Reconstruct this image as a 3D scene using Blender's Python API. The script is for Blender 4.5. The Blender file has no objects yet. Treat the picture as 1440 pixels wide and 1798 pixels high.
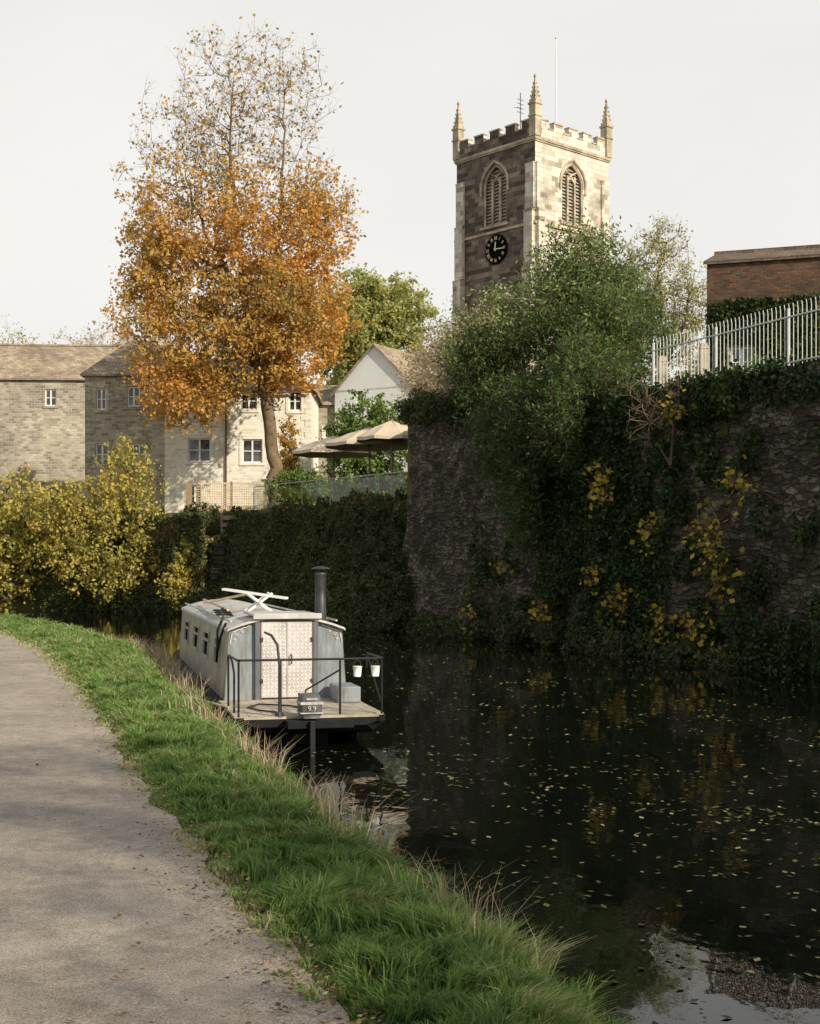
import bpy, math, numpy as np
from mathutils import Vector, Matrix
scene=bpy.context.scene
scene.view_settings.view_transform='Standard'
scene.view_settings.look='None'
scene.view_settings.exposure=0
COL=scene.collection
# ---------------------------------------------------------------- materials
def newmat(name,rough=.8,color=(.5,.5,.5),metal=0.,spec=.3):
    m=bpy.data.materials.new(name); m.use_nodes=True
    nt=m.node_tree; b=nt.nodes['Principled BSDF']
    b.inputs['Base Color'].default_value=(*color,1); b.inputs['Roughness'].default_value=rough
    b.inputs['Metallic'].default_value=metal; b.inputs['Specular IOR Level'].default_value=spec
    return m,nt,b
def N(nt,t,**kw):
    n=nt.nodes.new(t)
    for k,v in kw.items():
        if k in n.inputs.keys(): n.inputs[k].default_value=v
        else: setattr(n,k,v)
    return n
def ramp(nt,fac,stops,interp='LINEAR'):
    r=nt.nodes.new('ShaderNodeValToRGB'); r.color_ramp.interpolation=interp
    e=r.color_ramp.elements
    while len(e)<len(stops): e.new(.5)
    for i,(p,c) in enumerate(stops):
        e[i].position=p; e[i].color=(*c,1)
    nt.links.new(fac,r.inputs[0]); return r.outputs[0]
def mixc(nt,fac,a,b,mode='MIX'):
    m=nt.nodes.new('ShaderNodeMix'); m.data_type='RGBA'; m.blend_type=mode
    for s,v in ((0,fac),(6,a),(7,b)):
        if isinstance(v,(int,float)): m.inputs[s].default_value=v
        elif isinstance(v,tuple): m.inputs[s].default_value=(*v,1)
        else: nt.links.new(v,m.inputs[s])
    return m.outputs[2]
def noise(nt,vec,scale,detail=4,rough=.55,dist=0.):
    n=N(nt,'ShaderNodeTexNoise',Scale=scale,Detail=detail,Roughness=rough,Distortion=dist)
    nt.links.new(vec,n.inputs['Vector']); return n.outputs[0]
def bump(nt,b,h,strength=.5,dist=.02):
    n=N(nt,'ShaderNodeBump',Strength=strength,Distance=dist); nt.links.new(h,n.inputs['Height'])
    nt.links.new(n.outputs[0],b.inputs['Normal'])
def plain(name,color,rough=.7,metal=0.,var=.25,scale=3.,spec=.3,bs=.2,streak=0.):
    m,nt,b=newmat(name,rough,color,metal,spec)
    tc=N(nt,'ShaderNodeTexCoord')
    n1=noise(nt,tc.outputs['Object'],scale,6,.65)
    d=tuple(c*(1-var) for c in color); l=tuple(min(1,c*(1+var)) for c in color)
    c=ramp(nt,n1,[(.3,d),(.7,l)])
    if streak:
        mp=N(nt,'ShaderNodeMapping'); mp.inputs['Scale'].default_value=(9,9,1.1); nt.links.new(tc.outputs['Object'],mp.inputs[0])
        s=noise(nt,mp.outputs[0],1.,6,.7); c=mixc(nt,ramp(nt,s,[(.5,(0,0,0)),(.75,(streak,)*3)]),c,(.09,.065,.045))
    nt.links.new(c,b.inputs['Base Color'])
    n2=noise(nt,tc.outputs['Object'],scale*12,4)
    bump(nt,b,n2,bs,.01); return m
def stone(name,stops,bw,bh,mortar,soot=.6,sootscale=.25,ms=.012,bs=.6,dist=.04,moss=None,sootlo=.42,sootcol=(.035,.03,.027)):
    m,nt,b=newmat(name,.9,spec=.15)
    tc=N(nt,'ShaderNodeTexCoord'); uv=tc.outputs['UV']
    nz=N(nt,'ShaderNodeTexNoise',Scale=2.2,Detail=3.); nt.links.new(uv,nz.inputs['Vector'])
    sc=N(nt,'ShaderNodeVectorMath',operation='SCALE'); sc.inputs['Scale'].default_value=dist; nt.links.new(nz.outputs['Color'],sc.inputs[0])
    ad=N(nt,'ShaderNodeVectorMath',operation='ADD'); nt.links.new(uv,ad.inputs[0]); nt.links.new(sc.outputs[0],ad.inputs[1])
    br=N(nt,'ShaderNodeTexBrick',Scale=1.); br.inputs['Brick Width'].default_value=bw; br.inputs['Row Height'].default_value=bh
    br.inputs['Mortar Size'].default_value=ms; br.inputs['Mortar Smooth'].default_value=.4
    br.inputs['Color1'].default_value=(0,0,0,1); br.inputs['Color2'].default_value=(1,1,1,1); br.inputs['Mortar'].default_value=(.5,.5,.5,1)
    nt.links.new(ad.outputs[0],br.inputs['Vector'])
    c=ramp(nt,br.outputs['Color'],stops)
    fine=noise(nt,tc.outputs['Object'],9,6,.7)
    c=mixc(nt,.5,c,ramp(nt,fine,[(.3,(.4,.4,.4)),(.7,(.74,.74,.74))]),'OVERLAY')
    big=noise(nt,tc.outputs['Object'],sootscale,7,.72,.5)
    c=mixc(nt,ramp(nt,big,[(sootlo,(0,0,0)),(sootlo+.22,(soot,)*3)]),c,sootcol)
    c=mixc(nt,br.outputs['Fac'],c,mortar)
    nt.links.new(c,b.inputs['Base Color'])
    mm=N(nt,'ShaderNodeMath',operation='MULTIPLY_ADD'); nt.links.new(br.outputs['Fac'],mm.inputs[0]); mm.inputs[1].default_value=-.7; nt.links.new(fine,mm.inputs[2])
    bump(nt,b,mm.outputs[0],bs,.04); return m
def rubble(name):
    m,nt,b=newmat(name,.95,spec=.1)
    tc=N(nt,'ShaderNodeTexCoord'); uv=tc.outputs['UV']; ob=tc.outputs['Object']
    nz=N(nt,'ShaderNodeTexNoise',Scale=1.6,Detail=4.); nt.links.new(uv,nz.inputs['Vector'])
    sc=N(nt,'ShaderNodeVectorMath',operation='SCALE'); sc.inputs['Scale'].default_value=.3; nt.links.new(nz.outputs['Color'],sc.inputs[0])
    ad=N(nt,'ShaderNodeVectorMath',operation='ADD'); nt.links.new(uv,ad.inputs[0]); nt.links.new(sc.outputs[0],ad.inputs[1])
    mp=N(nt,'ShaderNodeMapping'); mp.inputs['Scale'].default_value=(3.4,7.6,1); nt.links.new(ad.outputs[0],mp.inputs[0])
    v1=N(nt,'ShaderNodeTexVoronoi',Scale=1.,Randomness=.85); nt.links.new(mp.outputs[0],v1.inputs['Vector'])
    v2=N(nt,'ShaderNodeTexVoronoi',Scale=1.,Randomness=.85); v2.feature='DISTANCE_TO_EDGE'; nt.links.new(mp.outputs[0],v2.inputs['Vector'])
    c=ramp(nt,v1.outputs['Color'],[(.1,(.06,.047,.037)),(.5,(.11,.09,.072)),(.9,(.22,.185,.15))])
    fine=noise(nt,ob,6,7,.75); c=mixc(nt,.8,c,ramp(nt,fine,[(.3,(.25,.25,.25)),(.7,(.8,.8,.78))]),'OVERLAY')
    c=mixc(nt,ramp(nt,noise(nt,ob,.55,7,.75,.6),[(.42,(0,0,0)),(.64,(.8,.8,.8))]),c,(.032,.028,.022))
    c=mixc(nt,ramp(nt,noise(nt,ob,1.1,6,.7),[(.5,(0,0,0)),(.68,(.75,.75,.75))]),c,(.045,.055,.02))
    c=mixc(nt,ramp(nt,noise(nt,ob,2.3,6,.8),[(.56,(0,0,0)),(.67,(.75,.75,.75))]),c,(.32,.29,.24))
    c=mixc(nt,ramp(nt,v2.outputs['Distance'],[(.0,(.7,.7,.7)),(.1,(0,0,0))]),c,(.02,.017,.014))
    nt.links.new(c,b.inputs['Base Color'])
    h=ramp(nt,v2.outputs['Distance'],[(0,(0,0,0)),(.25,(1,1,1))])
    mm=N(nt,'ShaderNodeMath',operation='ADD'); nt.links.new(h,mm.inputs[0]); nt.links.new(fine,mm.inputs[1])
    bump(nt,b,mm.outputs[0],.9,.06); return m
def leafmat(name,stops,trans=.35):
    m,nt,b=newmat(name,.6,spec=.2)
    a=N(nt,'ShaderNodeAttribute',attribute_name='rnd')
    c=ramp(nt,a.outputs['Fac'],stops); nt.links.new(c,b.inputs['Base Color'])
    t=N(nt,'ShaderNodeBsdfTranslucent'); nt.links.new(c,t.inputs[0])
    mx=N(nt,'ShaderNodeMixShader'); mx.inputs[0].default_value=trans
    nt.links.new(b.outputs[0],mx.inputs[1]); nt.links.new(t.outputs[0],mx.inputs[2])
    nt.links.new(mx.outputs[0],nt.nodes['Material Output'].inputs[0]); return m
def slate(name,c1,c2,bw=.4,bh=.25):
    return stone(name,[(0,c1),(1,c2)],bw,bh,tuple(x*.4 for x in c1),.45,.6,.012,.5,.015)

M={}
M['tower']=stone('tower_stone',[(0,(.3,.245,.19)),(.15,(.48,.415,.335)),(.5,(.64,.58,.48)),(1,(.74,.68,.58))],.62,.31,(.54,.48,.39),.85,.45,.012,.7,.06,sootlo=.51,sootcol=(.13,.1,.08))
M['towersootshade']=stone('tower_stone_soot_shade',[(0,(.085,.066,.054)),(.3,(.14,.112,.09)),(.6,(.21,.172,.138)),(1,(.33,.28,.22))],.62,.31,(.22,.185,.15),.8,.4,.012,.7,.06,sootlo=.44,sootcol=(.055,.042,.036))  # left tower face: soot plus its shade, both put into the colour
M['trim']=plain('dressed_stone',(.46,.385,.29),.9,0,.5,1.2)
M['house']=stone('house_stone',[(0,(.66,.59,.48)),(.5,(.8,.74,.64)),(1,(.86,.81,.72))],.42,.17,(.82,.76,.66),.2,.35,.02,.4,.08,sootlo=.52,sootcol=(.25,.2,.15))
M['housedark']=stone('house_stone_weathered_shaded',[(0,(.28,.24,.19)),(.5,(.46,.4,.32)),(1,(.56,.5,.4))],.4,.18,(.46,.4,.32),.5,.35,.02,.5,.08)  # darker house stone; on the left house it also paints in tree shade
M['rubble']=rubble('rubble_stone')
M['brick']=stone('dark_brick',[(0,(.09,.05,.035)),(1,(.2,.11,.07))],.24,.08,(.1,.08,.06),.6,.6)
M['slate']=slate('slate_roof',(.07,.065,.065),(.13,.12,.115))
M['stoneslate']=slate('stone_slate_roof',(.3,.235,.17),(.48,.39,.29))
M['darkslate']=slate('mossy_slate_roof',(.14,.1,.075),(.24,.18,.14))
M['render']=plain('painted_render',(.82,.84,.84),.9,0,.05,1.)
M['white']=plain('white_paint',(.8,.79,.76),.5,0,.08,4)
M['rail']=plain('galvanised_rail',(.66,.66,.64),.55,.0,.12,4)
M['rail2']=plain('brushed_handrail',(.4,.37,.32),.55,.2,.15,4)
M['pipe']=plain('brown_pipe',(.14,.06,.045),.6)
M['wood']=plain('weathered_wood',(.3,.22,.14),.85,0,.4,5)
M['woodpale']=plain('pale_wood',(.6,.48,.34),.85,0,.3,5)
M['bark']=plain('bark',(.12,.085,.06),.95,0,.5,3,.1,.8)
M['barkmid']=plain('bark_brown',(.19,.135,.09),.95,0,.5,2,.1,.9)
M['barkpale']=plain('bark_pale',(.36,.29,.2),.95,0,.4,3,.1,.6)
M['canvas']=plain('canvas',(.6,.5,.38),.95,0,.12,2)
M['black']=plain('black_paint',(.015,.015,.015),.5,0,.3,6,.3)
M['clock']=plain('clock_black',(.008,.008,.009),.95,0,.3,6,.0,0.)
M['gold']=plain('gold_leaf',(.85,.75,.5),.6,0,.1,6)
M['louvre']=plain('louvre_slate',(.36,.31,.26),.9,0,.4,3)
def glassm():
    m,nt,b=newmat('window_glass',.06,(.03,.035,.04),0,.8)
    tc=N(nt,'ShaderNodeTexCoord'); n=noise(nt,tc.outputs['Object'],1.5,3)
    nt.links.new(ramp(nt,n,[(.4,(.015,.017,.02)),(.7,(.14,.13,.12))]),b.inputs['Base Color']); return m
M['glass']=glassm()
def clearglass():
    m,nt,b=newmat('clear_glass',.05,(.8,.85,.82),0,.5)
    t=N(nt,'ShaderNodeBsdfTransparent'); t.inputs[0].default_value=(.85,.88,.84,1)
    mx=N(nt,'ShaderNodeMixShader'); mx.inputs[0].default_value=.95
    g=N(nt,'ShaderNodeBsdfGlossy'); g.inputs['Roughness'].default_value=.03
    nt.links.new(g.outputs[0],mx.inputs[1]); nt.links.new(t.outputs[0],mx.inputs[2]); nt.links.new(mx.outputs[0],nt.nodes['Material Output'].inputs[0]); return m
M['clear']=clearglass()
# ---------------------------------------------------------------- mesh helper
class MB:
    def __init__(s): s.v=[];s.f=[]
    def poly(s,pts):
        i=len(s.v); s.v+= [tuple(map(float,p)) for p in pts]; s.f.append(tuple(range(i,i+len(pts)))); return s
    def box(s,x0,x1,y0,y1,z0,z1,M4=None):
        i=len(s.v); P=[(x,y,z) for z in(z0,z1) for y in (y0,y1) for x in (x0,x1)]
        if M4 is not None: P=[tuple(M4@Vector(p)) for p in P]
        s.v+=P
        for f in ((0,2,3,1),(4,5,7,6),(0,1,5,4),(2,6,7,3),(0,4,6,2),(1,3,7,5)): s.f.append(tuple(i+k for k in f))
        return s
    def bar(s,a,b,w,h=None):
        h=h or w; a=Vector(a);b=Vector(b); d=b-a; L=d.length
        q=d.to_track_quat('Y','Z').to_matrix().to_4x4(); q.translation=a
        return s.box(-w/2,w/2,0,L,-h/2,h/2,q)
    def tube(s,pts,r,n=8,cap=True):
        pts=[Vector(p) for p in pts]
        if not hasattr(r,'__len__'): r=[r]*len(pts)
        i0=len(s.v); ref=None
        for k,p in enumerate(pts):
            d=(pts[min(k+1,len(pts)-1)]-pts[max(k-1,0)]).normalized()
            if ref is None: ref=Vector((0,0,1)) if abs(d.z)<.9 else Vector((1,0,0))
            a=d.cross(ref).normalized(); b=d.cross(a).normalized(); ref=a.cross(d) if a.cross(d).length>.1 else ref
            for j in range(n):
                t=2*math.pi*j/n; s.v.append(tuple(p+a*math.cos(t)*r[k]+b*math.sin(t)*r[k]))
        for k in range(len(pts)-1):
            for j in range(n):
                s.f.append((i0+k*n+j,i0+k*n+(j+1)%n,i0+(k+1)*n+(j+1)%n,i0+(k+1)*n+j))
        if cap:
            s.f.append(tuple(i0+j for j in range(n))); s.f.append(tuple(i0+(len(pts)-1)*n+j for j in range(n)))
        return s
    def lathe(s,c,prof,n=16,rot=0.):
        i0=len(s.v)
        for r,z in prof:
            for j in range(n):
                t=2*math.pi*j/n+rot; s.v.append((c[0]+r*math.cos(t),c[1]+r*math.sin(t),c[2]+z))
        for k in range(len(prof)-1):
            for j in range(n): s.f.append((i0+k*n+j,i0+k*n+(j+1)%n,i0+(k+1)*n+(j+1)%n,i0+(k+1)*n+j))
        s.f.append(tuple(i0+j for j in range(n))); s.f.append(tuple(i0+(len(prof)-1)*n+j for j in range(n)))
        return s
def mk(name,mb,mat,parent=None,smooth=False,bevel=0.):
    me=bpy.data.meshes.new(name); me.from_pydata(mb.v,[],mb.f); me.update()
    uvl=me.uv_layers.new(name='UVMap'); data=np.zeros(len(me.loops)*2,dtype=np.float32)
    for p in me.polygons:
        n=p.normal
        if abs(n.z)<.95:
            t=Vector((-n.y,n.x,0)).normalized(); s=n.cross(t)
            if s.z<0: s=-s
        else: t=Vector((1,0,0)); s=Vector((0,1,0))
        for li in p.loop_indices:
            co=me.vertices[me.loops[li].vertex_index].co
            data[2*li]=co.dot(t); data[2*li+1]=co.dot(s)
    uvl.data.foreach_set('uv',data)
    if smooth: me.polygons.foreach_set('use_smooth',[True]*len(me.polygons))
    me.materials.append(mat)
    o=bpy.data.objects.new(name,me); COL.objects.link(o)
    if parent is not None: o.parent=parent
    if bevel:
        b=o.modifiers.new('bevel','BEVEL'); b.width=bevel; b.segments=2; b.limit_method='ANGLE'
    return o
def tag(o,label,cat,group=None,kind=None):
    o['label']=label; o['category']=cat
    if group: o['group']=group
    if kind: o['kind']=kind
    return o
def empty(name,loc,label,cat,rot=0.,group=None):
    e=bpy.data.objects.new(name,None); e.location=loc; e.rotation_euler=(0,0,rot); e.empty_display_size=.3
    COL.objects.link(e); return tag(e,label,cat,group)
def fastmesh(name,verts,k,mat,parent=None,rnd=None,faces=None,smooth=False):
    verts=np.asarray(verts,dtype=np.float32).reshape(-1,3)
    if faces is None: faces=np.arange(len(verts)).reshape(-1,k)
    me=bpy.data.meshes.new(name); nf=len(faces)
    me.vertices.add(len(verts)); me.vertices.foreach_set('co',verts.ravel())
    me.loops.add(nf*k); me.loops.foreach_set('vertex_index',faces.ravel().astype(np.int32))
    me.polygons.add(nf); me.polygons.foreach_set('loop_start',(np.arange(nf)*k).astype(np.int32))
    if smooth: me.polygons.foreach_set('use_smooth',np.ones(nf,dtype=bool))
    me.update(calc_edges=True)
    if rnd is not None:
        a=me.attributes.new('rnd','FLOAT','FACE'); a.data.foreach_set('value',np.asarray(rnd,dtype=np.float32))
    me.materials.append(mat)
    o=bpy.data.objects.new(name,me); COL.objects.link(o)
    if parent is not None: o.parent=parent
    return o
_w=[(np.random.default_rng(100+i).normal(size=3),np.random.default_rng(200+i).uniform(0,6.28)) for i in range(14)]
def sn(P,scale=1.,k=0):
    P=np.asarray(P,float)*scale; s=0
    for i in range(7):
        w,ph=_w[(i+k)%14]; s=s+np.sin(P@w*(1+.35*i)+ph+k)/(1+.3*i)
    return s/3.2
def leaf_quads(C,size,rng,up=.5,aspect=.6):
    n=len(C); nr=rng.normal(size=(n,3)); nr[:,2]+=up*1.5; nr/=np.linalg.norm(nr,axis=1)[:,None]
    t=rng.normal(size=(n,3)); t-= (t*nr).sum(1)[:,None]*nr; t/=np.linalg.norm(t,axis=1)[:,None]
    b=np.cross(nr,t); s=(size*rng.uniform(.6,1.35,n))[:,None]
    return np.stack([C-t*s*.5,C+b*s*.5*aspect-nr*s*.08+t*s*.05,C+t*s*.55-nr*s*.15,C-b*s*.5*aspect-nr*s*.08+t*s*.05],1).reshape(-1,3)
def edge_tubes(A,B,ra,rb,n=5):
    d=B-A; L=np.linalg.norm(d,axis=1)[:,None]+1e-6; d=d/L
    ref=np.where(np.abs(d[:,2:3])<.9,np.array([[0,0,1.]]),np.array([[1.,0,0]]))
    a=np.cross(d,ref); a/=np.linalg.norm(a,axis=1)[:,None]; b=np.cross(d,a)
    B=B+d*rb[:,None]*.3
    vs=[]
    for j in range(n):
        t=2*math.pi*j/n; o=a*math.cos(t)+b*math.sin(t); vs.append(A+o*ra[:,None]); vs.append(B+o*rb[:,None])
    V=np.stack(vs,1)
    base=(np.arange(len(A))*2*n)[:,None]
    F=[]
    for j in range(n):
        k=(j+1)%n; F.append(base+np.array([[2*j,2*k,2*k+1,2*j+1]]))
    return V.reshape(-1,3),np.stack(F,1).reshape(-1,4)
def make_tree(name,label,cat,loc,trunk,tr,blobs,npts,leafn,lsize,lmat,bmat,seed,twig=.6,aspect=.6,hang=0.,ntw=4,minr=.012,group=None,colfn=None,up=.15,upb=.12,power=.52):
    rng=np.random.default_rng(seed)
    e=empty(name,loc,label,cat,group=group)
    pos=[];par=[]
    for tk in trunk:
        tk=np.array(tk,float); prev=-1
        if pos:
            P=np.array(pos); prev=int(np.argmin(np.linalg.norm(P-tk[0],axis=1)))
        else: pos.append(tk[0]); par.append(-1); prev=0
        for i in range(len(tk)-1):
            L=np.linalg.norm(tk[i+1]-tk[i]); ns=max(1,int(L/.6))
            for s in range(1,ns+1):
                pos.append(tk[i]+(tk[i+1]-tk[i])*s/ns+rng.normal(size=3)*.06*min(1,L)); par.append(prev); prev=len(pos)-1
    ntr=len(pos)
    w=np.array([b[6] if len(b)>6 else b[3]*b[4]*b[5] for b in blobs],float); w/=w.sum()
    pts=[]
    for b,c in zip(blobs,np.round(w*npts).astype(int)):
        d=rng.normal(size=(c,3)); d/=np.linalg.norm(d,axis=1)[:,None]
        r=rng.uniform(0,1,c)**(1/2.4)
        pts.append(np.array(b[:3])+d*r[:,None]*np.array(b[3:6])*(1+.18*sn(d,3,seed%9))[:,None])
    pts=np.concatenate(pts)
    T=np.array(pos); dist=np.min(np.linalg.norm(pts[:,None]-T[None],axis=2),axis=1)
    pts=pts[np.argsort(dist+rng.normal(size=len(pts))*.25)]
    A=np.zeros((len(pts)*14+len(pos)+10,3)); A[:len(pos)]=T; n=len(pos); tips=[]
    for p in pts:
        P=A[:n]; dv=p-P; hd=np.hypot(dv[:,0],dv[:,1]); d=np.sqrt(hd**2+dv[:,2]**2)
        cost=d+.9*np.maximum(0,P[:,2]-(p[2]-.35*hd))+(.6 if hang==0 else 0)*(P[:,2]<1.0)
        q=int(np.argmin(cost)); L=d[q]; ns=max(1,min(12,int(L/.55))); a=A[q].copy()
        ctrl=(a+p)/2+np.array([0,0,upb*L])+rng.normal(size=3)*.1*L; prev=q
        for s in range(1,ns+1):
            t=s/ns; x=(1-t)**2*a+2*t*(1-t)*ctrl+t*t*p
            A[n]=x; par.append(prev); prev=n; n+=1
        tips.append(prev)
    A=A[:n]; par=np.array(par); cnt=np.zeros(n); cnt[tips]+=1
    for i in range(n-1,0,-1): cnt[par[i]]+=cnt[i]
    cnt=np.maximum(cnt,.3); rad=np.maximum(minr,tr*(cnt/cnt[0])**power)
    for i in range(1,n): rad[i]=min(rad[i],rad[par[i]])
    rad[:ntr]=rad[:ntr]*(1+.35*np.exp(-np.maximum(A[:ntr,2],0)/.5))
    idx=np.arange(1,n); V,F=edge_tubes(A[par[idx]],A[idx],rad[par[idx]]*np.where(idx<ntr,1,.85),rad[idx],7)
    tp=A[tips]; m=len(tp)
    dirs=rng.normal(size=(m,ntw,3)); dirs[:,:,2]+=.5-hang*1.5; dirs/=np.linalg.norm(dirs,axis=2)[:,:,None]
    Ls=twig*rng.uniform(.5,1.3,(m,ntw,1)); E=(tp[:,None]+dirs*Ls)
    S=np.repeat(tp[:,None],ntw,1).reshape(-1,3); E=E.reshape(-1,3)
    V2,F2=edge_tubes(S,E,np.full(len(S),minr*.7),np.full(len(S),minr*.35),3)
    F2=F2+len(V)
    fastmesh('trunk',np.concatenate([V,V2]),4,bmat,e,faces=np.concatenate([F,F2]),smooth=True)
    cl=[];rn=[]
    cr=rng.uniform(0,1,m)*.5+.5*(sn(tp,.8,3)*.5+.5)
    for i in range(m):
        k=leafn(tp[i]); k=int(k+rng.uniform())
        if k<=0: continue
        j=rng.integers(0,ntw,k); t=rng.uniform(.1,1.05,k)[:,None]
        c=tp[i]+dirs[i,j]*Ls[i,j]*t+rng.normal(size=(k,3))*twig*.2
        cl.append(c); rn.append(np.clip(cr[i]*.6+rng.uniform(0,.4,k),0,1))
    if cl:
        C=np.concatenate(cl); r=np.concatenate(rn)
        if colfn is not None: r=np.clip(colfn(C,r),0,1)
        fastmesh('crown',leaf_quads(C,lsize,rng,up,aspect),4,lmat,e,rnd=r)
    return e
# ---------------------------------------------------------------- terrain curves
def smooth_interp(y,ky,kx,win=1.6):
    y=np.asarray(y,float); s=0
    for o in np.linspace(-win,win,9): s=s+np.interp(y+o,ky,kx)
    return s/9
lBk=([-400,0,6.06,11.9,17.06,22,29,37,45,53,65,75,90,100],[190,2.4,.68,-1.05,-2.55,-3.75,-5.55,-8.95,-12.9,-18.5,-60,-200,-600,-2000])
pRk=([-400,0,5.6,7.8,11,15.3,20.4,28,37,45,53,65,75,90,100],[188,1.5,-.34,-1.08,-2.15,-3.45,-5.05,-7.6,-11.3,-15.3,-20.8,-62,-202,-602,-2002])
rBk=([-400,-20,0,15,20,32.6,49.7,60,66,70,73,80,90,100],[216,26,16,15.8,13.55,7.8,.1,-7,-11.4,-17,-32,-70,-220,-700])
lB=lambda y:smooth_interp(y,*lBk); pR=lambda y:smooth_interp(y,*pRk); rB=lambda y:smooth_interp(y,*rBk)
sm=lambda t:(lambda q:q*q*(3-2*q))(np.clip(t,0,1))
def hR(x,y):
    x=np.asarray(x,float); y=np.asarray(y,float); o=x-rB(y)
    near=np.interp(y,[32,37,50],[6.75,6.75,8.3])
    lowz=.05+4.95*sm(o*.8/2.9)+3*sm((y-74)/8)*sm((x+6.5)/3)
    hi=8.3+0*y
    step=sm((x-(.5+(y-50)*.13))/.3)
    far=lowz*(1-step)+hi*step
    z=np.where(y<50,near,far)
    return z+sm((y-110)/300)*14
def hL(x,y):
    d=lB(y)-x; P=np.stack([x,y,0*x],-1)
    verge=sm((x-pR(y))/.3)
    return .59-.24*sm((.5-d)/.5)+verge*(.03+.03*sn(P,1.7))
ys=np.concatenate([[-300,-100,-40],np.arange(-20,3,1.),np.arange(3,22,.25),np.arange(22,49.9,.5),[49.9,50.02],np.arange(50.5,84,.5),[86,90,95,100,110,130,160,200,300,500,1000,3000]])
lo=np.array([3000,1000,400,150,60,30,15,9,6,5,4,3.5,3,2.6,2.3,2,1.8,1.6,1.4,1.2,1.,.85,.7,.55,.4,.25,.1,0])
ro=np.array([.0,.05,.4,.8,1.2,1.6,2,2.4,2.8,3.2,3.6,4.2,5,6,7,8,9,10,11,12,14,16,18,20,25,30,35,40,50,60,75,100,150,300,800,3000])
V=[];nc=0
for y in ys:
    L=float(lB(y)); Rr=float(rB(y)); row=[]
    xs=L-lo; zz=hL(xs,np.full(len(xs),y))
    row+= [(x,y,z) for x,z in zip(xs,zz)]
    row+= [(L+.1,y,-.15),(L+.15,y,-.9),(Rr-.3,y,-.9),(Rr-.1,y,-.3)]
    xs=Rr+ro; zz=hR(xs,np.full(len(xs),y))
    if y<50: zz[:1]=-.3
    row+= [(x,y,z) for x,z in zip(xs,zz)]
    V+=row; nc=len(row)
F=[(i*nc+j,i*nc+j+1,(i+1)*nc+j+1,(i+1)*nc+j) for i in range(len(ys)-1) for j in range(nc-1)]
m,nt,b=newmat('earth_and_turf',.95,spec=.1); tc=N(nt,'ShaderNodeTexCoord')
c=ramp(nt,noise(nt,tc.outputs['Object'],1.4,8,.7),[(.3,(.05,.065,.02)),(.5,(.1,.11,.035)),(.7,(.16,.13,.07))]); nt.links.new(c,b.inputs['Base Color'])
bump(nt,b,noise(nt,tc.outputs['Object'],20,5),.8,.05); M['ground']=m
g=MB();g.v=V;g.f=F; o=mk('ground',g,m); o['kind']='structure'
# towpath
m,nt,b=newmat('towpath_gravel',.95,spec=.1); tc=N(nt,'ShaderNodeTexCoord'); ob=tc.outputs['Object']
big=noise(nt,ob,.9,6,.65,.4); fine=noise(nt,ob,95,4,.8); mid=noise(nt,ob,7,5,.7)
c=ramp(nt,big,[(.3,(.29,.245,.205)),(.5,(.36,.31,.26)),(.7,(.43,.375,.315))])
c=mixc(nt,.95,c,ramp(nt,fine,[(.32,(.15,.15,.15)),(.5,(.5,.5,.5)),(.68,(.9,.89,.87))]),'OVERLAY')
c=mixc(nt,.5,c,ramp(nt,mid,[(.35,(.32,.32,.32)),(.65,(.65,.65,.65))]),'OVERLAY')
vs=N(nt,'ShaderNodeTexVoronoi',Scale=34.); nt.links.new(ob,vs.inputs['Vector'])
c=mixc(nt,ramp(nt,vs.outputs['Distance'],[(.08,(.5,.5,.5)),(.17,(0,0,0))]),c,ramp(nt,vs.outputs['Color'],[(.3,(.1,.08,.06)),(.8,(.62,.57,.5))]))
a=N(nt,'ShaderNodeAttribute',attribute_name='edge')
ed=N(nt,'ShaderNodeMath',operation='MULTIPLY_ADD'); nt.links.new(mid,ed.inputs[0]); ed.inputs[1].default_value=1.1; nt.links.new(a.outputs['Fac'],ed.inputs[2])
c=mixc(nt,ramp(nt,ed.outputs[0],[(1.0,(0,0,0)),(1.5,(1,1,1))]),c,(.1,.075,.045))
nt.links.new(c,b.inputs['Base Color'])
ad=N(nt,'ShaderNodeMath',operation='MULTIPLY_ADD'); nt.links.new(fine,ad.inputs[0]); ad.inputs[1].default_value=.8; nt.links.new(mid,ad.inputs[2])
bump(nt,b,ad.outputs[0],.6,.013)
py=np.concatenate([np.arange(-20,3,1.),np.arange(3,30,.2),np.arange(30,60,1)]); off=np.concatenate([[0,.08,.16,.25,.35],np.arange(.5,2.9,.2)])
V=[];E=[]
for y in py:
    x0=float(pR(y))+.05*math.sin(y*2.3)+.04*math.sin(y*5.9+1)
    for q in off:
        x=x0-q; V.append((x,y,.6+.02*math.sin(math.pi*q/2.8)+.008*float(sn([x,y,0],2.)))); E.append(max(1-q/.3,0 if q<2.3 else (q-2.3)/.4))
k=len(off); F=[(i*k+j,(i+1)*k+j,(i+1)*k+j+1,i*k+j+1) for i in range(len(py)-1) for j in range(k-1)]
g=MB();g.v=V;g.f=F;o=mk('towpath',g,m,smooth=True); o['kind']='structure'
at=o.data.attributes.new('edge','FLOAT','POINT'); at.data.foreach_set('value',np.array(E,dtype=np.float32))
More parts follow.
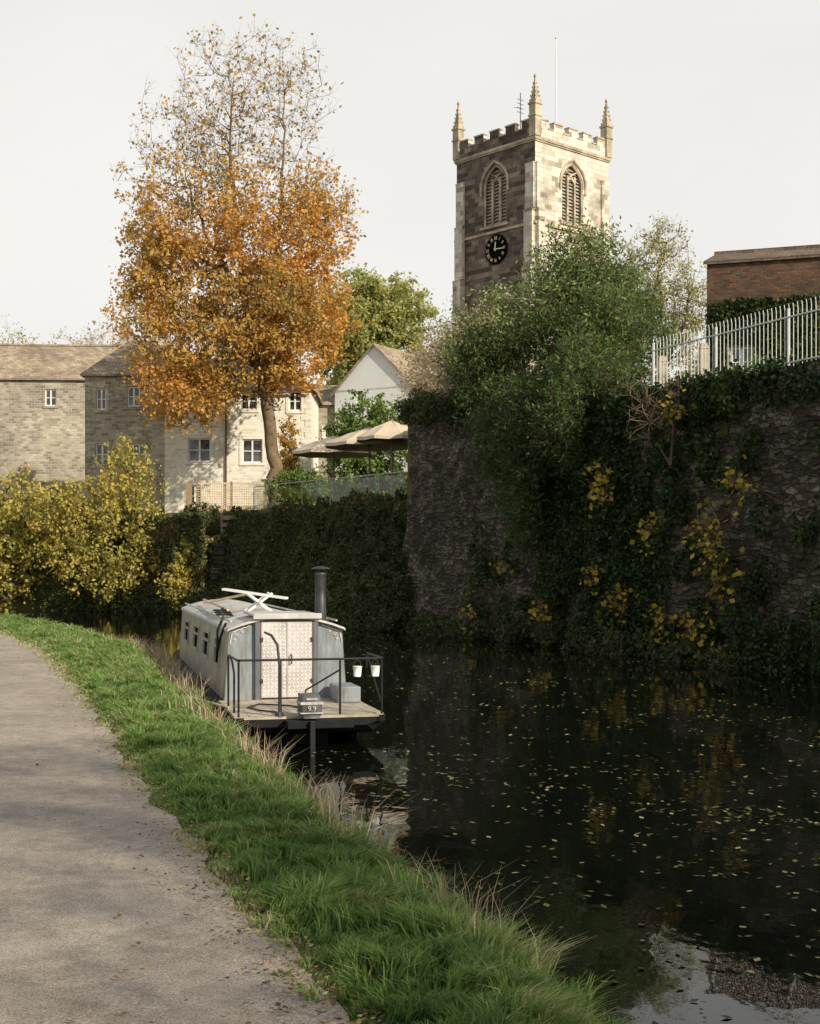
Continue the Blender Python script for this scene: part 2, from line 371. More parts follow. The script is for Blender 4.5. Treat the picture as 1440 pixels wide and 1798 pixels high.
# water
m,nt,b=newmat('canal_water',.015,(.005,.006,.0045),0,.5); b.inputs['IOR'].default_value=1.33
tc=N(nt,'ShaderNodeTexCoord'); mp=N(nt,'ShaderNodeMapping'); mp.inputs['Scale'].default_value=(1,.55,1); nt.links.new(tc.outputs['Object'],mp.inputs[0])
n1=noise(nt,mp.outputs[0],1.9,3,.5,.5); n2=noise(nt,mp.outputs[0],9,3,.5)
ad=N(nt,'ShaderNodeMath',operation='MULTIPLY_ADD'); nt.links.new(n2,ad.inputs[0]); ad.inputs[1].default_value=.14; nt.links.new(n1,ad.inputs[2])
bump(nt,b,ad.outputs[0],.05,.1)
V=[];wy=np.concatenate([[-300,-100,-40],np.arange(-20,100.5,1.)])
for y in wy: V+= [(float(lB(y))-.5,y,0),(float(rB(y))+.3,y,0)]
g=MB();g.v=V;g.f=[(2*i,2*i+1,2*i+3,2*i+2) for i in range(len(wy)-1)];o=mk('water',g,m); o['kind']='structure'
# ---------------------------------------------------------------- canal retaining wall
def wall_obj(name,path,tops,label,mat,batter=.06,amp=.1,zb=-.8,step=.25,thick=.55,flare=0.):
    P=np.array(path,float); d=np.linalg.norm(np.diff(P,axis=0),axis=1); S=np.concatenate([[0],np.cumsum(d)])
    s=np.arange(0,S[-1]+step,step); s[-1]=S[-1]
    X=np.interp(s,S,P[:,0]);Y=np.interp(s,S,P[:,1]);T=np.interp(s,S,tops)
    dx=np.gradient(X);dy=np.gradient(Y);l=np.hypot(dx,dy); nx=-dy/l; ny=dx/l
    g=MB(); nz=36
    for i in range(len(s)):
        for j in range(nz+1):
            z=zb+(T[i]-zb)*j/nz; o=batter*(T[i]-z)+amp*float(sn([X[i],Y[i],z],1.1))*(j<nz)+.6*amp*float(sn([X[i],Y[i],z],5,2))
            o+=flare*math.exp(-((Y[i]-48.)/3.)**2)*max(0,(T[i]-z)/T[i])**1.6
            g.v.append((X[i]+nx[i]*o,Y[i]+ny[i]*o,z))
        topz=T[i]+.1*float(sn([X[i],Y[i],0],3,4))
        g.v.append((X[i]+nx[i]*.06,Y[i]+ny[i]*.06,topz+.1)); g.v.append((X[i]-nx[i]*thick,Y[i]-ny[i]*thick,topz+.1)); g.v.append((X[i]-nx[i]*thick,Y[i]-ny[i]*thick,zb))
    k=nz+4
    for i in range(len(s)-1):
        for j in range(k-1): g.f.append((i*k+j,(i+1)*k+j,(i+1)*k+j+1,i*k+j+1))
    g.f.append(tuple(range(k))); g.f.append(tuple((len(s)-1)*k+j for j in range(k)))
    o=mk(name,g,mat)
    uv=o.data.uv_layers[0].data; lv=o.data.loops
    for li in range(len(lv)):
        vi=lv[li].vertex_index; uv[li].uv=(s[vi//k],g.v[vi][2])
    return tag(o,label,'wall')
wx=lambda y:22.67-.456*y
wall_obj('canal_wall',[(26,-20),(16,0),(15.8,15),(13.55,20),(wx(32),32),(wx(37),37),(wx(43),43),(.12,49.5),(.5,50.5),(1.1,56),(2.,64)],[6.85,6.85,6.85,6.85,6.85,6.85,7.5,8.1,8.4,8.5,8.6],'tall dark rubble stone retaining wall rising from the canal',M['rubble'],amp=.14,flare=.5,batter=.04)
wall_obj('bank_wall',[(-9.2,63.6),(-11.6,67),(-13.5,69),(-17.5,71.2),(-25,73)],[3.2,4.3,4.5,4.5,4.2],'low dark stone wall holding the far canal bank',M['rubble'],amp=.06)
# ---------------------------------------------------------------- facade helper
def facade(g,O,U,Nn,w,z0,z1,ops,depth=.22):
    O=Vector(O);U=Vector(U);Nn=Vector(Nn)
    P=lambda u,z,o=0:O+U*u+Nn*o+Vector((0,0,z))
    us=sorted({0,w}|{a for q in ops for a in (q[0],q[1])}); zs=sorted({z0,z1}|{a for q in ops for a in (q[2],q[3])})
    for i in range(len(us)-1):
        for j in range(len(zs)-1):
            cu=(us[i]+us[i+1])/2;cz=(zs[j]+zs[j+1])/2
            if any(q[0]<cu<q[1] and q[2]<cz<q[3] for q in ops): continue
            g.poly([P(us[i],zs[j]),P(us[i+1],zs[j]),P(us[i+1],zs[j+1]),P(us[i],zs[j+1])])
    for a,b_,c,d in ops:
        g.poly([P(a,c),P(a,d),P(a,d,-depth),P(a,c,-depth)]);g.poly([P(b_,c),P(b_,d),P(b_,d,-depth),P(b_,c,-depth)])
        g.poly([P(a,c),P(b_,c),P(b_,c,-depth),P(a,c,-depth)]);g.poly([P(a,d),P(b_,d),P(b_,d,-depth),P(a,d,-depth)])
    return P
def window(parent,a,b_,c,d,nv=2,nh=2,depth=.15,y=0.,frame=None,surround=True,trim=None):
    g=MB().box(a,b_,y+depth-.02,y+depth+.02,c,d); w=mk('window',g,M['glass'],parent)
    g=MB();t=.085;yy=(y+depth-.08,y+depth-.023)
    g.box(a,a+t,*yy,c,d).box(b_-t,b_,*yy,c,d).box(a+t,b_-t,*yy,c,c+t).box(a+t,b_-t,*yy,d-t,d)
    for i in range(1,nv):
        x=a+(b_-a)*i/nv; tt=.05 if i*2==nv else .025; g.box(x-tt,x+tt,yy[0]+.003,yy[1],c+t,d-t)
    for i in range(1,nh):
        z=c+(d-c)*i/nh; g.box(a+t,b_-t,yy[0]+.006,yy[1],z-.025,z+.025)
    mk('frame',g,frame or M['white'],w)
    if surround:
        g=MB();s=.16;p=(y-.04,y+.1)
        g.box(a-s,b_+s,y-.06,y+.1,c-.16,c-.002).box(a-s,b_+s,*p,d+.002,d+.22).box(a-s,a-.002,*p,c,d).box(b_+.002,b_+s,*p,c,d)
        mk('surround',g,trim or M['house'],w)
    return w
def house(name,label,loc,rot,w,dep,h,rise,ops,wallm,roofm,style='eaves',hipl=0,hipr=0,chim=(),oh=.25,nv=2,trim=None,surround=True,quoins=True,group=None,depth=.22):
    e=empty(name,loc,label,'house',rot,group)
    g=MB(); facade(g,(0,0,0),(1,0,0),(0,-1,0),w,-2,h,ops,depth)
    g.poly([(w,0,-2),(w,dep,-2),(w,dep,h),(w,0,h)]);g.poly([(0,0,-2),(0,dep,-2),(0,dep,h),(0,0,h)]);g.poly([(0,dep,-2),(w,dep,-2),(w,dep,h),(0,dep,h)])
    g2=MB();th=.12
    if style=='eaves':
        if not hipl: g.poly([(0,0,h),(0,dep,h),(0,dep/2,h+rise)])
        if not hipr: g.poly([(w,0,h),(w,dep,h),(w,dep/2,h+rise)])
        L=-oh;Rr=w+oh;s=rise/(dep/2);zl=h-oh*s
        a,b_,c,d=(L,-oh,zl),(Rr,-oh,zl),(Rr,dep+oh,zl),(L,dep+oh,zl)
        r1=(L+hipl,dep/2,h+rise);r2=(Rr-hipr,dep/2,h+rise)
        def slab(pts):
            up=[(p[0],p[1],p[2]+th) for p in pts]; g2.poly(pts);g2.poly(up)
            for i in range(len(pts)):
                j=(i+1)%len(pts); g2.poly([pts[i],pts[j],up[j],up[i]])
        slab([a,b_,r2,r1]);slab([c,d,r1,r2])
        if hipl: slab([d,a,r1])
        if hipr: slab([b_,c,r2])
        g2.box(r1[0],r2[0],dep/2-.12,dep/2+.12,h+rise+.08,h+rise+.22)
    else:
        g.poly([(0,0,h),(w,0,h),(w/2,0,h+rise)]);g.poly([(0,dep,h),(w,dep,h),(w/2,dep,h+rise)])
        s=rise/(w/2)
        for sg in(-1,1):
            x0=w/2+sg*(w/2+oh);z0=h-oh*s
            pts=[(x0,-.18,z0),(w/2,-.18,h+rise),(w/2,dep+.18,h+rise),(x0,dep+.18,z0)]
            up=[(p[0],p[1],p[2]+th) for p in pts]; g2.poly(pts);g2.poly(up)
            for i in range(4): g2.poly([pts[i],pts[(i+1)%4],up[(i+1)%4],up[i]])
    mk('wall',g,wallm,e); rf=mk('roof',g2,roofm,e)
    for (cx,cy,cw,ch) in chim:
        zt=h+rise*.6
        c=MB().box(cx-cw/2,cx+cw/2,cy-.35,cy+.35,zt,h+rise+ch).box(cx-cw/2-.07,cx+cw/2+.07,cy-.42,cy+.42,h+rise+ch+.002,h+rise+ch+.14)
        for px in (-.25,.25): c.lathe((cx+px*cw,cy,h+rise+ch+.142),[(.14,0),(.11,.4),(.13,.42)],10)
        mk('chimney',c,wallm,rf)
    if quoins:
        for sd in(0,1):
            g=MB();z=0;k=0
            while z<h-.35:
                lw=.55 if k%2 else .32
                if sd==0: g.box(-.025,lw,-.03,.1,z,z+.33)
                else: g.box(w-lw,w+.025,-.03,.1,z,z+.33); g.box(w-.1,w+.03,.102,.85-lw,z,z+.33)
                z+=.345;k+=1
            mk('quoins',g,trim or M['house'],e)
    for (a,b_,c,d) in ops: window(e,a,b_,c,d,nv,2,surround=surround,trim=trim)
    return e
wn=lambda x,z,w,h:(x-w/2,x+w/2,z-h/2,z+h/2)
e=house('stone_house','sunlit cream stone house with white windows and slate roof',(-14.45,80,5),0,8.57,7,7.8,2.2,
  [wn(2.02,4.12,1.35,1.4),wn(5.14,4.06,1.2,1.4),wn(4.94,7.02,.95,1.05),wn(7.66,7.0,.75,1.15),wn(.95,7.0,.9,1.1),wn(1.75,1.4,.8,1.3)],M['house'],M['slate'],hipr=3.2,chim=[(2.5,3.5,1.,1.)])
mk('drainpipe',MB().tube([(3.6,-.1,7.44),(3.6,-.1,0)],.055),M['pipe'],e); mk('gutter',MB().box(-.1,8.6,-.36,-.25,7.45,7.58),M['pipe'],e)
house('stone_house','weathered grey stone house with chestnut tree shade put into its stone',(-19.3,80.6,5),0,4.83,8,8.7,2.4,
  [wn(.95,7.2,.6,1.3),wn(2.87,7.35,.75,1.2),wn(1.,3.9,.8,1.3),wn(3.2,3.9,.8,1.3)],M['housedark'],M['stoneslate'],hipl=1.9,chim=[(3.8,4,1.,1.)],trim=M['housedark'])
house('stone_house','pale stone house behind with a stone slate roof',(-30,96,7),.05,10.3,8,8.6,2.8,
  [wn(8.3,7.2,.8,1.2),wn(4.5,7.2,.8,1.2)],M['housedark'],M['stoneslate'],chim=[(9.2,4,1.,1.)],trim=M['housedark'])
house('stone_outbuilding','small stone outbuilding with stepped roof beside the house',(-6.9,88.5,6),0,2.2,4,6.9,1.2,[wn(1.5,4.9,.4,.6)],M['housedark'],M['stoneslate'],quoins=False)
house('cottage','white rendered cottage gable with stone slate roof',(-4.88,88,8),-math.radians(30),6,9,5.5,2.85,[wn(1.9,5.2,.55,.85)],M['render'],M['stoneslate'],style='gable',quoins=False,surround=False,nv=1)
BH=house('brick_house','dark brick house with ivy and slate roof above the wall',(10.95,50,7.5),-.32,9,8,5.95,1.1,[wn(1.25,2.3,.8,1.1),wn(5,2.6,.9,1.2)],M['brick'],M['darkslate'],quoins=False,trim=M['trim'],oh=.12)
# ---------------------------------------------------------------- church tower
TH=math.radians(42); W=7.
T=empty('church_tower',(7.76,84,6),'square stone church tower with battlements, pinnacles and clock','church tower',TH)
Z=lambda z:z-6
g=MB(); wc=3.5; hw=1.02; sb=Z(24.05); sp=Z(26.55); ap=Z(27.95)
arch=[]
for i in range(9):
    t=i/8; ang=t*math.radians(68); rr=2*hw*.93
    arch.append((math.cos(ang)*rr-(rr-hw),math.sin(ang)*rr))
sc=(ap-sp)/arch[-1][1]; arch=[(max(0,a*(1 if i<8 else 0)),bz*sc) for i,(a,bz) in enumerate(arch)]
faces=[((0,0,0),(1,0,0),(0,-1,0)),((0,W,0),(0,-1,0),(-1,0,0)),((W,0,0),(0,1,0),(1,0,0)),((W,W,0),(-1,0,0),(0,1,0))]
soot_shade_rng=[0,0]
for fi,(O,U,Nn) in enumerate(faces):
    if fi==1: soot_shade_rng[0]=len(g.f)
    ops=[(wc-hw,wc+hw,sb,ap)]
    P=facade(g,O,U,Nn,W,0,Z(28.9),ops,.45)
    for s in(-1,1):
        for i in range(len(arch)-1):
            (a0,z0),(a1,z1)=arch[i],arch[i+1]
            g.poly([P(wc+s*a0,sp+z0),P(wc+s*hw,sp+z0),P(wc+s*hw,sp+z1),P(wc+s*a1,sp+z1)])
            g.poly([P(wc+s*a0,sp+z0),P(wc+s*a1,sp+z1),P(wc+s*a1,sp+z1,-.45),P(wc+s*a0,sp+z0,-.45)])
    if fi==1: soot_shade_rng[1]=len(g.f)
    w=MB(); w.poly([P(wc-hw,sb,-.42),P(wc+hw,sb,-.42),P(wc+hw,ap,-.42),P(wc-hw,ap,-.42)])
    z=sb+.1
    while z<ap-.3:
        w.poly([P(wc-hw,z,-.22),P(wc+hw,z,-.22),P(wc+hw,z+.2,-.36),P(wc-hw,z+.2,-.36)]); z+=.22
    wo=mk('belfry_window',w,M['louvre'],T)
    t=MB()
    for u in(-hw/3,hw/3): t.bar(P(wc+u,sb,-.17),P(wc+u,sp+.55,-.17),.12,.14)
    for s in(-1,1):
        pts=[P(wc+s*(arch[i][0]*.98),sp+arch[i][1]*.98,-.12) for i in range(9)]; t.tube([P(wc+s*hw*.98,sb,-.12)]+pts,.09,6)
        pts=[P(wc+s*(hw-(hw-arch[i][0])*1.3-hw*.66) ,sp+arch[i][1]*.75,-.17) for i in range(7)]; t.tube(pts,.05,5)
        pts=[P(wc+s*(-hw/3+ (hw/3)*(1-math.cos(i*.26))*1.),sp-.1+math.sin(i*.26)*.5,-.17) for i in range(7)]; t.tube(pts,.045,5)
    mk('tracery',t,M['trim'],wo)
    hd=MB()
    L_=[P(wc-(arch[i][0]*1.12+.06),sp+arch[i][1]*1.08+.05,.05) for i in range(9)]
    R_=[P(wc+(arch[i][0]*1.12+.06),sp+arch[i][1]*1.08+.05,.05) for i in range(8)][::-1]
    hd.tube([P(wc-(hw*1.12+.06),sp-.5,.05)]+L_[:-1]+[P(wc,ap+.17,.05)]+R_+[P(wc+(hw*1.12+.06),sp-.5,.05)],.085,6)
    mk('hood_mould',hd,M['trim'],wo)
    mk('sill',MB().bar(P(wc-hw-.2,sb-.1,.05),P(wc+hw+.2,sb-.1,.05),.16,.16),M['trim'],wo)
g.poly([(0,0,Z(28.9)),(W,0,Z(28.9)),(W,W,Z(28.9)),(0,W,Z(28.9))])
ow=mk('wall',g,M['tower'],T); ow.data.materials.append(M['towersootshade'])
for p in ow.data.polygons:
    if soot_shade_rng[0]<=p.index<soot_shade_rng[1]: p.material_index=1  # left face takes the stone with soot and shade painted in
def ring(zs,o,i=0.002):
    g=MB()
    for (z0,z1,oo) in zs: g.box(-oo,W+oo,-oo,-i,z0,z1).box(-oo,W+oo,W+i,W+oo,z0,z1).box(-oo,-i,-i,W+i,z0,z1).box(W+i,W+oo,-i,W+i,z0,z1)
    mk('string_course',g,M['trim'],T)
ring([(Z(28.75),Z(28.93),.13),(Z(28.65),Z(28.75),.07)],0);ring([(Z(23.5),Z(23.66),.13)],0);ring([(Z(16.5),Z(16.7),.15)],0)
g=MB();o0,o1=-.04,.3
def side(g,a,b_,z0,z1):
    g.box(a,b_,o0,o1,z0,z1);g.box(a,b_,W-o1,W-o0,z0,z1)
    g.box(o0,o1,a,b_,z0,z1);g.box(W-o1,W-o0,a,b_,z0,z1)
side(g,.301,W-.301,Z(28.932),Z(29.55))
cp=MB();mw=.82;gap=(W-.6-5*mw)/4+.0
x=.3
for k in range(5):
    side(g,x+.002,x+mw,Z(29.552),Z(30.02)); 
    for (a,b_,c,d) in ((x-.03,x+mw+.03,o0-.05,o1+.04),(x-.03,x+mw+.03,W-o1-.04,W-o0+.05)): cp.box(a,b_,c,d,Z(30.022),Z(30.12)); cp.box(c,d,a,b_,Z(30.022),Z(30.12))
    if k<4:
        a,b_=x+mw+.032,x+mw+gap-.032
        for (c,d) in ((o0-.05,o1+.04),(W-o1-.04,W-o0+.05)): cp.box(a,b_,c,d,Z(29.552),Z(29.63)); cp.box(c,d,a,b_,Z(29.552),Z(29.63))
    x+=mw+gap
pp=mk('parapet',g,M['tower'],T); pp.data.materials.append(M['towersootshade'])
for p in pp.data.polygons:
    if p.center.x<.1 and abs(p.normal.x)>.5: p.material_index=1  # same painted soot and shade on the parapet's left side
mk('coping',cp,M['trim'],T)
for (cx,cy) in((.08,.08),(W-.08,.08),(.08,W-.08),(W-.08,W-.08)):
    g=MB(); r=.27; g.box(cx-r,cx+r,cy-r,cy+r,Z(28.94),Z(30.9)); g.box(cx-r-.06,cx+r+.06,cy-r-.06,cy+r+.06,Z(30.9),Z(31.02)); g.box(cx-r-.05,cx+r+.05,cy-r-.05,cy+r+.05,Z(30.15),Z(30.25))
    g.lathe((cx,cy,Z(31.02)),[(.31,0),(.05,1.55),(.1,1.6),(.1,1.68),(.03,1.8)],4,math.pi/4)
    for k in range(5):
        q=.28*(1-k/5.3)+.03
        for j in range(4):
            a=math.pi/4+j*math.pi/2; X=cx+q*math.cos(a);Y=cy+q*math.sin(a);zz=Z(31.12+k*.27); g.box(X-.045,X+.045,Y-.045,Y+.045,zz,zz+.1)
    for j in range(4):
        a=j*math.pi/2;ux,uy=math.cos(a),math.sin(a)
        g.poly([(cx+ux*.28-uy*.27,cy+uy*.28+ux*.27,Z(31.02)),(cx+ux*.28+uy*.27,cy+uy*.28-ux*.27,Z(31.02)),(cx+ux*.2,cy+uy*.2,Z(31.5))])
    mk('pinnacle',g,M['trim'],T)
for (cx,cy,sx,sy) in((0,0,-1,-1),(W,0,1,-1),(0,W,-1,1),(W,W,1,1)):
    g=MB()
    for (z0,z1,pj) in((Z(24.5),Z(27.4),.13),(Z(21.),Z(24.497),.26),(Z(14),Z(20.997),.42),(0,Z(13.997),.6)):
        for ax in(0,1):
            wd=.75
            if ax==0:
                x0,x1=sorted((cx-sx*.002,cx+sx*pj)); y0,y1=sorted((cy-sy*.04,cy-sy*wd))
            else:
                y0,y1=sorted((cy-sy*.002,cy+sy*pj)); x0,x1=sorted((cx-sx*.04,cx-sx*wd))
            g.box(x0,x1,y0,y1,z0,z1-.12)
            g.box(x0-.02,x1+.02,y0-.02,y1+.02,z1-.118,z1-.06)
    mk('buttress',g,M['tower'],T)
cy,cz=3.3,Z(22.45)
ck=bpy.data.objects.new('clock',None);COL.objects.link(ck);ck.parent=T;ck.location=(-.01,cy,cz)
def disc(r,x0,x1,n=40):
    g=MB()
    for x in(x0,x1):
        for j in range(n):
            a=2*math.pi*j/n; g.v.append((x,r*math.cos(a),r*math.sin(a)))
    g.f.append(tuple(range(n)));g.f.append(tuple(range(n,2*n)))
    for j in range(n): g.f.append((j,(j+1)%n,n+(j+1)%n,n+j))
    return g
mk('clock_face',disc(.95,-.1,.0),M['clock'],ck)
def textmesh(s,size,ext=.0):
    c=bpy.data.curves.new('t','FONT');c.body=s;c.size=size;c.align_x='CENTER';c.align_y='CENTER';c.extrude=ext
    o=bpy.data.objects.new('t',c);COL.objects.link(o);dg=bpy.context.evaluated_depsgraph_get();dg.update()
    me=bpy.data.meshes.new_from_object(o.evaluated_get(dg)); v=[tuple(p.co) for p in me.vertices];f=[tuple(p.vertices) for p in me.polygons]
    bpy.data.objects.remove(o);return v,f
g=MB()
for h,s in enumerate(['XII','I','II','III','IV','V','VI','VII','VIII','IX','X','XI']):
    v,f=textmesh(s,.28,.01);a=h*math.pi/6;i=len(g.v)
    for (x,y,z) in v:
        x*=.8;y=y*1.15+.7; u=x*math.cos(a)+y*math.sin(a);w_=-x*math.sin(a)+y*math.cos(a)
        g.v.append((-.125-z,-u,w_))
    g.f+=[tuple(i+k for k in q) for q in f]
mk('numerals',g,M['gold'],ck)
for a,L_,wd in((math.radians(93),.62,.06),(math.radians(5),.45,.09)):
    g=MB();g.bar((-.15-wd*.3,.12*math.sin(a),-.12*math.cos(a)),(-.15-wd*.3,-L_*math.sin(a),L_*math.cos(a)),.02,wd)
    mk('clock_hand',g,M['gold'],ck)
g=MB().tube([(4.6,2.4,Z(28.9)),(4.6,2.4,Z(36.8))],[.07,.035],8).lathe((4.6,2.4,Z(36.8)),[(.02,0),(.09,.08),(.02,.18)],8)
mk('flagpole',g,M['white'],T)
g=MB().tube([(2.9,4,Z(28.9)),(2.9,4,Z(33.3))],.03,6)
for k in range(4): g.bar((2.6,4,Z(32.+k*.28)),(3.2,4,Z(32.+k*.28)),.025)
g.bar((2.9,3.8,Z(32.2)),(2.9,4.6,Z(32.5)),.025)
mk('aerial',g,M['black'],T)
# ---------------------------------------------------------------- railings on the wall
def fence():
    pts=[(wx(y)+.35,y) for y in np.linspace(36.2,22,100)]
    P=np.array(pts);e=empty('metal_fence',(P[0,0],P[0,1],6.9),'pale metal vertical bar fence on top of the stone wall','fence')
    d=(P[-1]-P[0]);L=np.linalg.norm(d);d/=L;g=MB();n=int(L/.15)
    for i in range(n+1):
        x,y=d*i*.15; z1=1.5
        g.tube([(x,y,0),(x,y,z1-.12),(x+d[1]*.02,y-d[0]*.02,z1)],.011,5)
    mk('bars',g,M['rail'],e)
    for z in(.15,1.2): mk('rail',MB().bar((0,0,z),(d[0]*L,d[1]*L,z),.04,.03),M['rail'],e)
    i=0
    while i*2.7<L:
        x,y=d*i*2.7;g=MB().box(x-.03,x+.03,y+.03,y+.09,-.1,1.4);mk('post',g,M['rail'],e);i+=1
fence()
for (x,y,h) in((7.0,37.6,1.0),(8.0,36.9,1.25)):
    g=MB().box(-.13,.13,-.13,.13,-.2,h).lathe((0,0,h),[(.18,0),(.13,.12),(.02,.18)],4,math.pi/4)
    o=mk('stone_post',g,M['housedark'],bevel=.02);o.location=(x,y,7.0);tag(o,'squat weathered stone gate post beside the metal fence','post',group='stone posts by the fence')
# ---------------------------------------------------------------- terrace
for (x,y,r,zt,lab) in((-3.5,62,1.9,8.25,'cream square canvas parasol over the terrace'),(-1.75,58.6,1.95,8.3,'large cream canvas parasol with wooden pole'),(-.75,56.2,1.5,8.35,'cream canvas parasol close to the stone wall')):
    e=empty('parasol',(x,y,5.),lab,'parasol',.3,group='parasols on the terrace')
    g=MB();rim=zt-5-.72
    n=8;prof_=[(0.02,zt-5),(r*.5,zt-5-.3),(r,rim),(r*1.01,rim-.14)]
    for k in range(3):
        for j in range(n):
            a0,a1=2*math.pi*j/n,2*math.pi*(j+1)/n;am=(a0+a1)/2
            (ra,za),(rb,zb)=prof_[k],prof_[k+1]
            def pt(r_,z_,a,sag): return (r_*math.cos(a)*(1.0),r_*math.sin(a),z_-sag)
            g.poly([pt(ra,za,a0,0),pt(ra*.95,za,am,.04),pt(rb*.95,zb,am,.04),pt(rb,zb,a0,0)])
            g.poly([pt(ra*.95,za,am,.04),pt(ra,za,a1,0),pt(rb,zb,a1,0),pt(rb*.95,zb,am,.04)])
    mk('canopy',g,M['canvas'],e)
    g=MB().tube([(0,0,0),(0,0,zt-4.95)],.05,8)
    for j in range(8):
        a=2*math.pi*j/8;g.bar((0,0,rim-.1),(r*.6*math.cos(a),r*.6*math.sin(a),zt-5-.42),.03)
    mk('pole',g,M['wood'],e); mk('base',MB().box(-.4,.4,-.4,.4,0,.08),M['black'],e)
bp=[(-7.6,66.),(-6.3,63.6),(-4.9,61.5),(-3.5,59.5),(-2.3,57.8),(-1.2,56.2),(-.25,54.8)]
e=empty('glass_balustrade',(-7.6,66,5),'glass panel balustrade with steel posts edging the terrace','balustrade')
gr=MB()
for i in range(len(bp)):
    x,y=bp[i][0]+7.6,bp[i][1]-66; mk('post',MB().box(x-.025,x+.025,y-.025,y+.025,-.3,1.1),M['rail2'],e)
    if i: 
        x0,y0=bp[i-1][0]+7.6,bp[i-1][1]-66; a=Vector((x0,y0,.55));b2=Vector((x,y,.55));d=(b2-a).normalized()*.08
        mk('glass_panel',MB().bar(a+d,b2-d,.015,.95),M['clear'],e); gr.bar((x0,y0,1.13),(x,y,1.13),.045,.045)
mk('handrail',gr,M['rail2'],e)
e=empty('trellis_fence',(-11.2,71.4,4.6),'brown timber trellis fence panels above the canal bank','fence')
for x in(0,1.8,3.6): mk('post',MB().box(x-.06,x+.06,-.06,.06,-.6,2.15),M['wood'],e)
mk('post',MB().box(-.6,-.3,-.1,.3,-.5,2.1),M['wood'],e)
for x0 in(0,1.8):
    g=MB().box(x0+.06,x0+1.74,-.04,.04,2.0,2.08).box(x0+.06,x0+1.74,-.04,.04,.0,.08)
    for k in range(1,14): g.box(x0+.06+k*.12,x0+.1+k*.12,-.02,-.003,.08,2.0)
    for k in range(1,15): g.box(x0+.06,x0+1.74,.003,.02,.08+k*.125,.12+k*.125)
    for k in range(4): g.box(x0+.06,x0+1.74,.022,.04,.1+k*.2,.28+k*.2)
    mk('trellis_panel',g,M['woodpale'],e)
g=MB()
for k in range(4): g.box(0,1.1,-.02,.02,k*.34,k*.34+.2)
g.box(-.02,.08,.022,.1,-.4,1.5).box(1.02,1.12,.022,.1,-.4,1.5)
o=mk('plank_fence',g,M['wood']);o.location=(-9.1,65.2,3.5);tag(o,'short weathered timber plank fence on the canal bank','fence')
# ---------------------------------------------------------------- foliage materials
M['l_aut']=leafmat('chestnut_leaves',[(0,(.26,.21,.07)),(.3,(.5,.34,.09)),(.6,(.7,.42,.11)),(.85,(.76,.38,.09)),(1,(.8,.58,.22))],.45)
M['l_green']=leafmat('willow_leaves',[(0,(.04,.07,.024)),(.35,(.08,.135,.038)),(.65,(.15,.215,.06)),(.85,(.36,.42,.17)),(1,(.7,.68,.45))],.38)
M['l_dark']=leafmat('ivy_leaves',[(0,(.018,.034,.012)),(.5,(.042,.072,.022)),(.85,(.08,.115,.034)),(1,(.18,.16,.045))],.2)
M['l_under']=leafmat('undergrowth_leaves',[(0,(.045,.05,.024)),(.4,(.08,.1,.035)),(.75,(.13,.15,.052)),(.9,(.17,.11,.07)),(1,(.34,.28,.12))],.25)
M['l_yel']=leafmat('yellow_leaves',[(0,(.2,.22,.06)),(.4,(.46,.42,.1)),(.75,(.72,.56,.13)),(1,(.74,.46,.11))],.45)
M['l_sprig']=leafmat('sprig_leaves',[(0,(.09,.11,.02)),(.35,(.26,.21,.04)),(.7,(.55,.4,.06)),(1,(.7,.45,.07))],.35)
M['l_mid']=leafmat('sycamore_leaves',[(0,(.24,.26,.1)),(.5,(.46,.47,.16)),(.85,(.6,.56,.2)),(1,(.68,.55,.22))],.45)
M['l_bright']=leafmat('laurel_leaves',[(0,(.07,.13,.03)),(.5,(.17,.27,.06)),(1,(.36,.42,.13))],.35)
M['l_tan']=leafmat('tan_leaves',[(0,(.25,.2,.11)),(.4,(.46,.37,.25)),(.8,(.66,.54,.39)),(1,(.72,.63,.47))],.4)
# ---------------------------------------------------------------- trees
make_tree('chestnut_tree','tall chestnut tree with sparse golden autumn leaves','tree',(-7.2,72,5),
 [[(0,0,0),(-.05,0,3.1),(-.35,0,5.),(-.4,0,6.2),(-1.,.2,8.6),(-1.6,.3,11.6),(-2.05,.2,15.3),(-2.4,.2,19.8),(-2.2,0,23.5)],
  [(-1.,.2,8.6),(-.3,-.5,11),(.3,-.4,15),(.5,0,19),(.4,.2,23)],[(-1.6,.3,11.6),(-3.5,.5,14.5),(-4.8,.6,18)]],.34,
 [(-2.5,0,10.,6.6,4.6,4.2,440),(.8,0,10.2,3.2,3,3.9,230),(-2.5,0,16.2,6.,4.3,4.2,380),(-1.4,0,21.8,4.6,3.4,4.2,290),(-4.6,-.5,6.6,2.8,2.4,2.2,130),(2.2,0,15.8,2.1,2,3.6,130),(-4.2,0,20,3.4,2.6,3.,110),(-6.5,0,13.5,1.9,2,4.4,90)],1950,
 lambda p:(46+22*float(sn(p,.55,2)) if p[2]<13. else (46+22*float(sn(p,.55,2)))*(1-(p[2]-13.)/6.8) if p[2]<18.9 else 4.5),.195,M['l_aut'],M['barkmid'],3,.8,.7,0,5,.011,
 colfn=lambda C,r:r*.85+.08+.3*sn(C,.35,5)-.2*sm((C[:,2]-17)/4),power=.6)
make_tree('sycamore_tree','rounded green sycamore tree behind the white cottage','tree',(-2.4,110,9),[[(0,0,0),(0,0,6),(.3,0,11)]],.5,
 [(-.6,0,11,4.8,4,4.2),(-1.6,0,14.2,3.3,3,3.),(.8,0,13.6,3.5,3,3.2),(-2.6,0,8,3,3,4)],800,lambda p:44,.27,M['l_mid'],M['bark'],5,.75,.8,0,5)
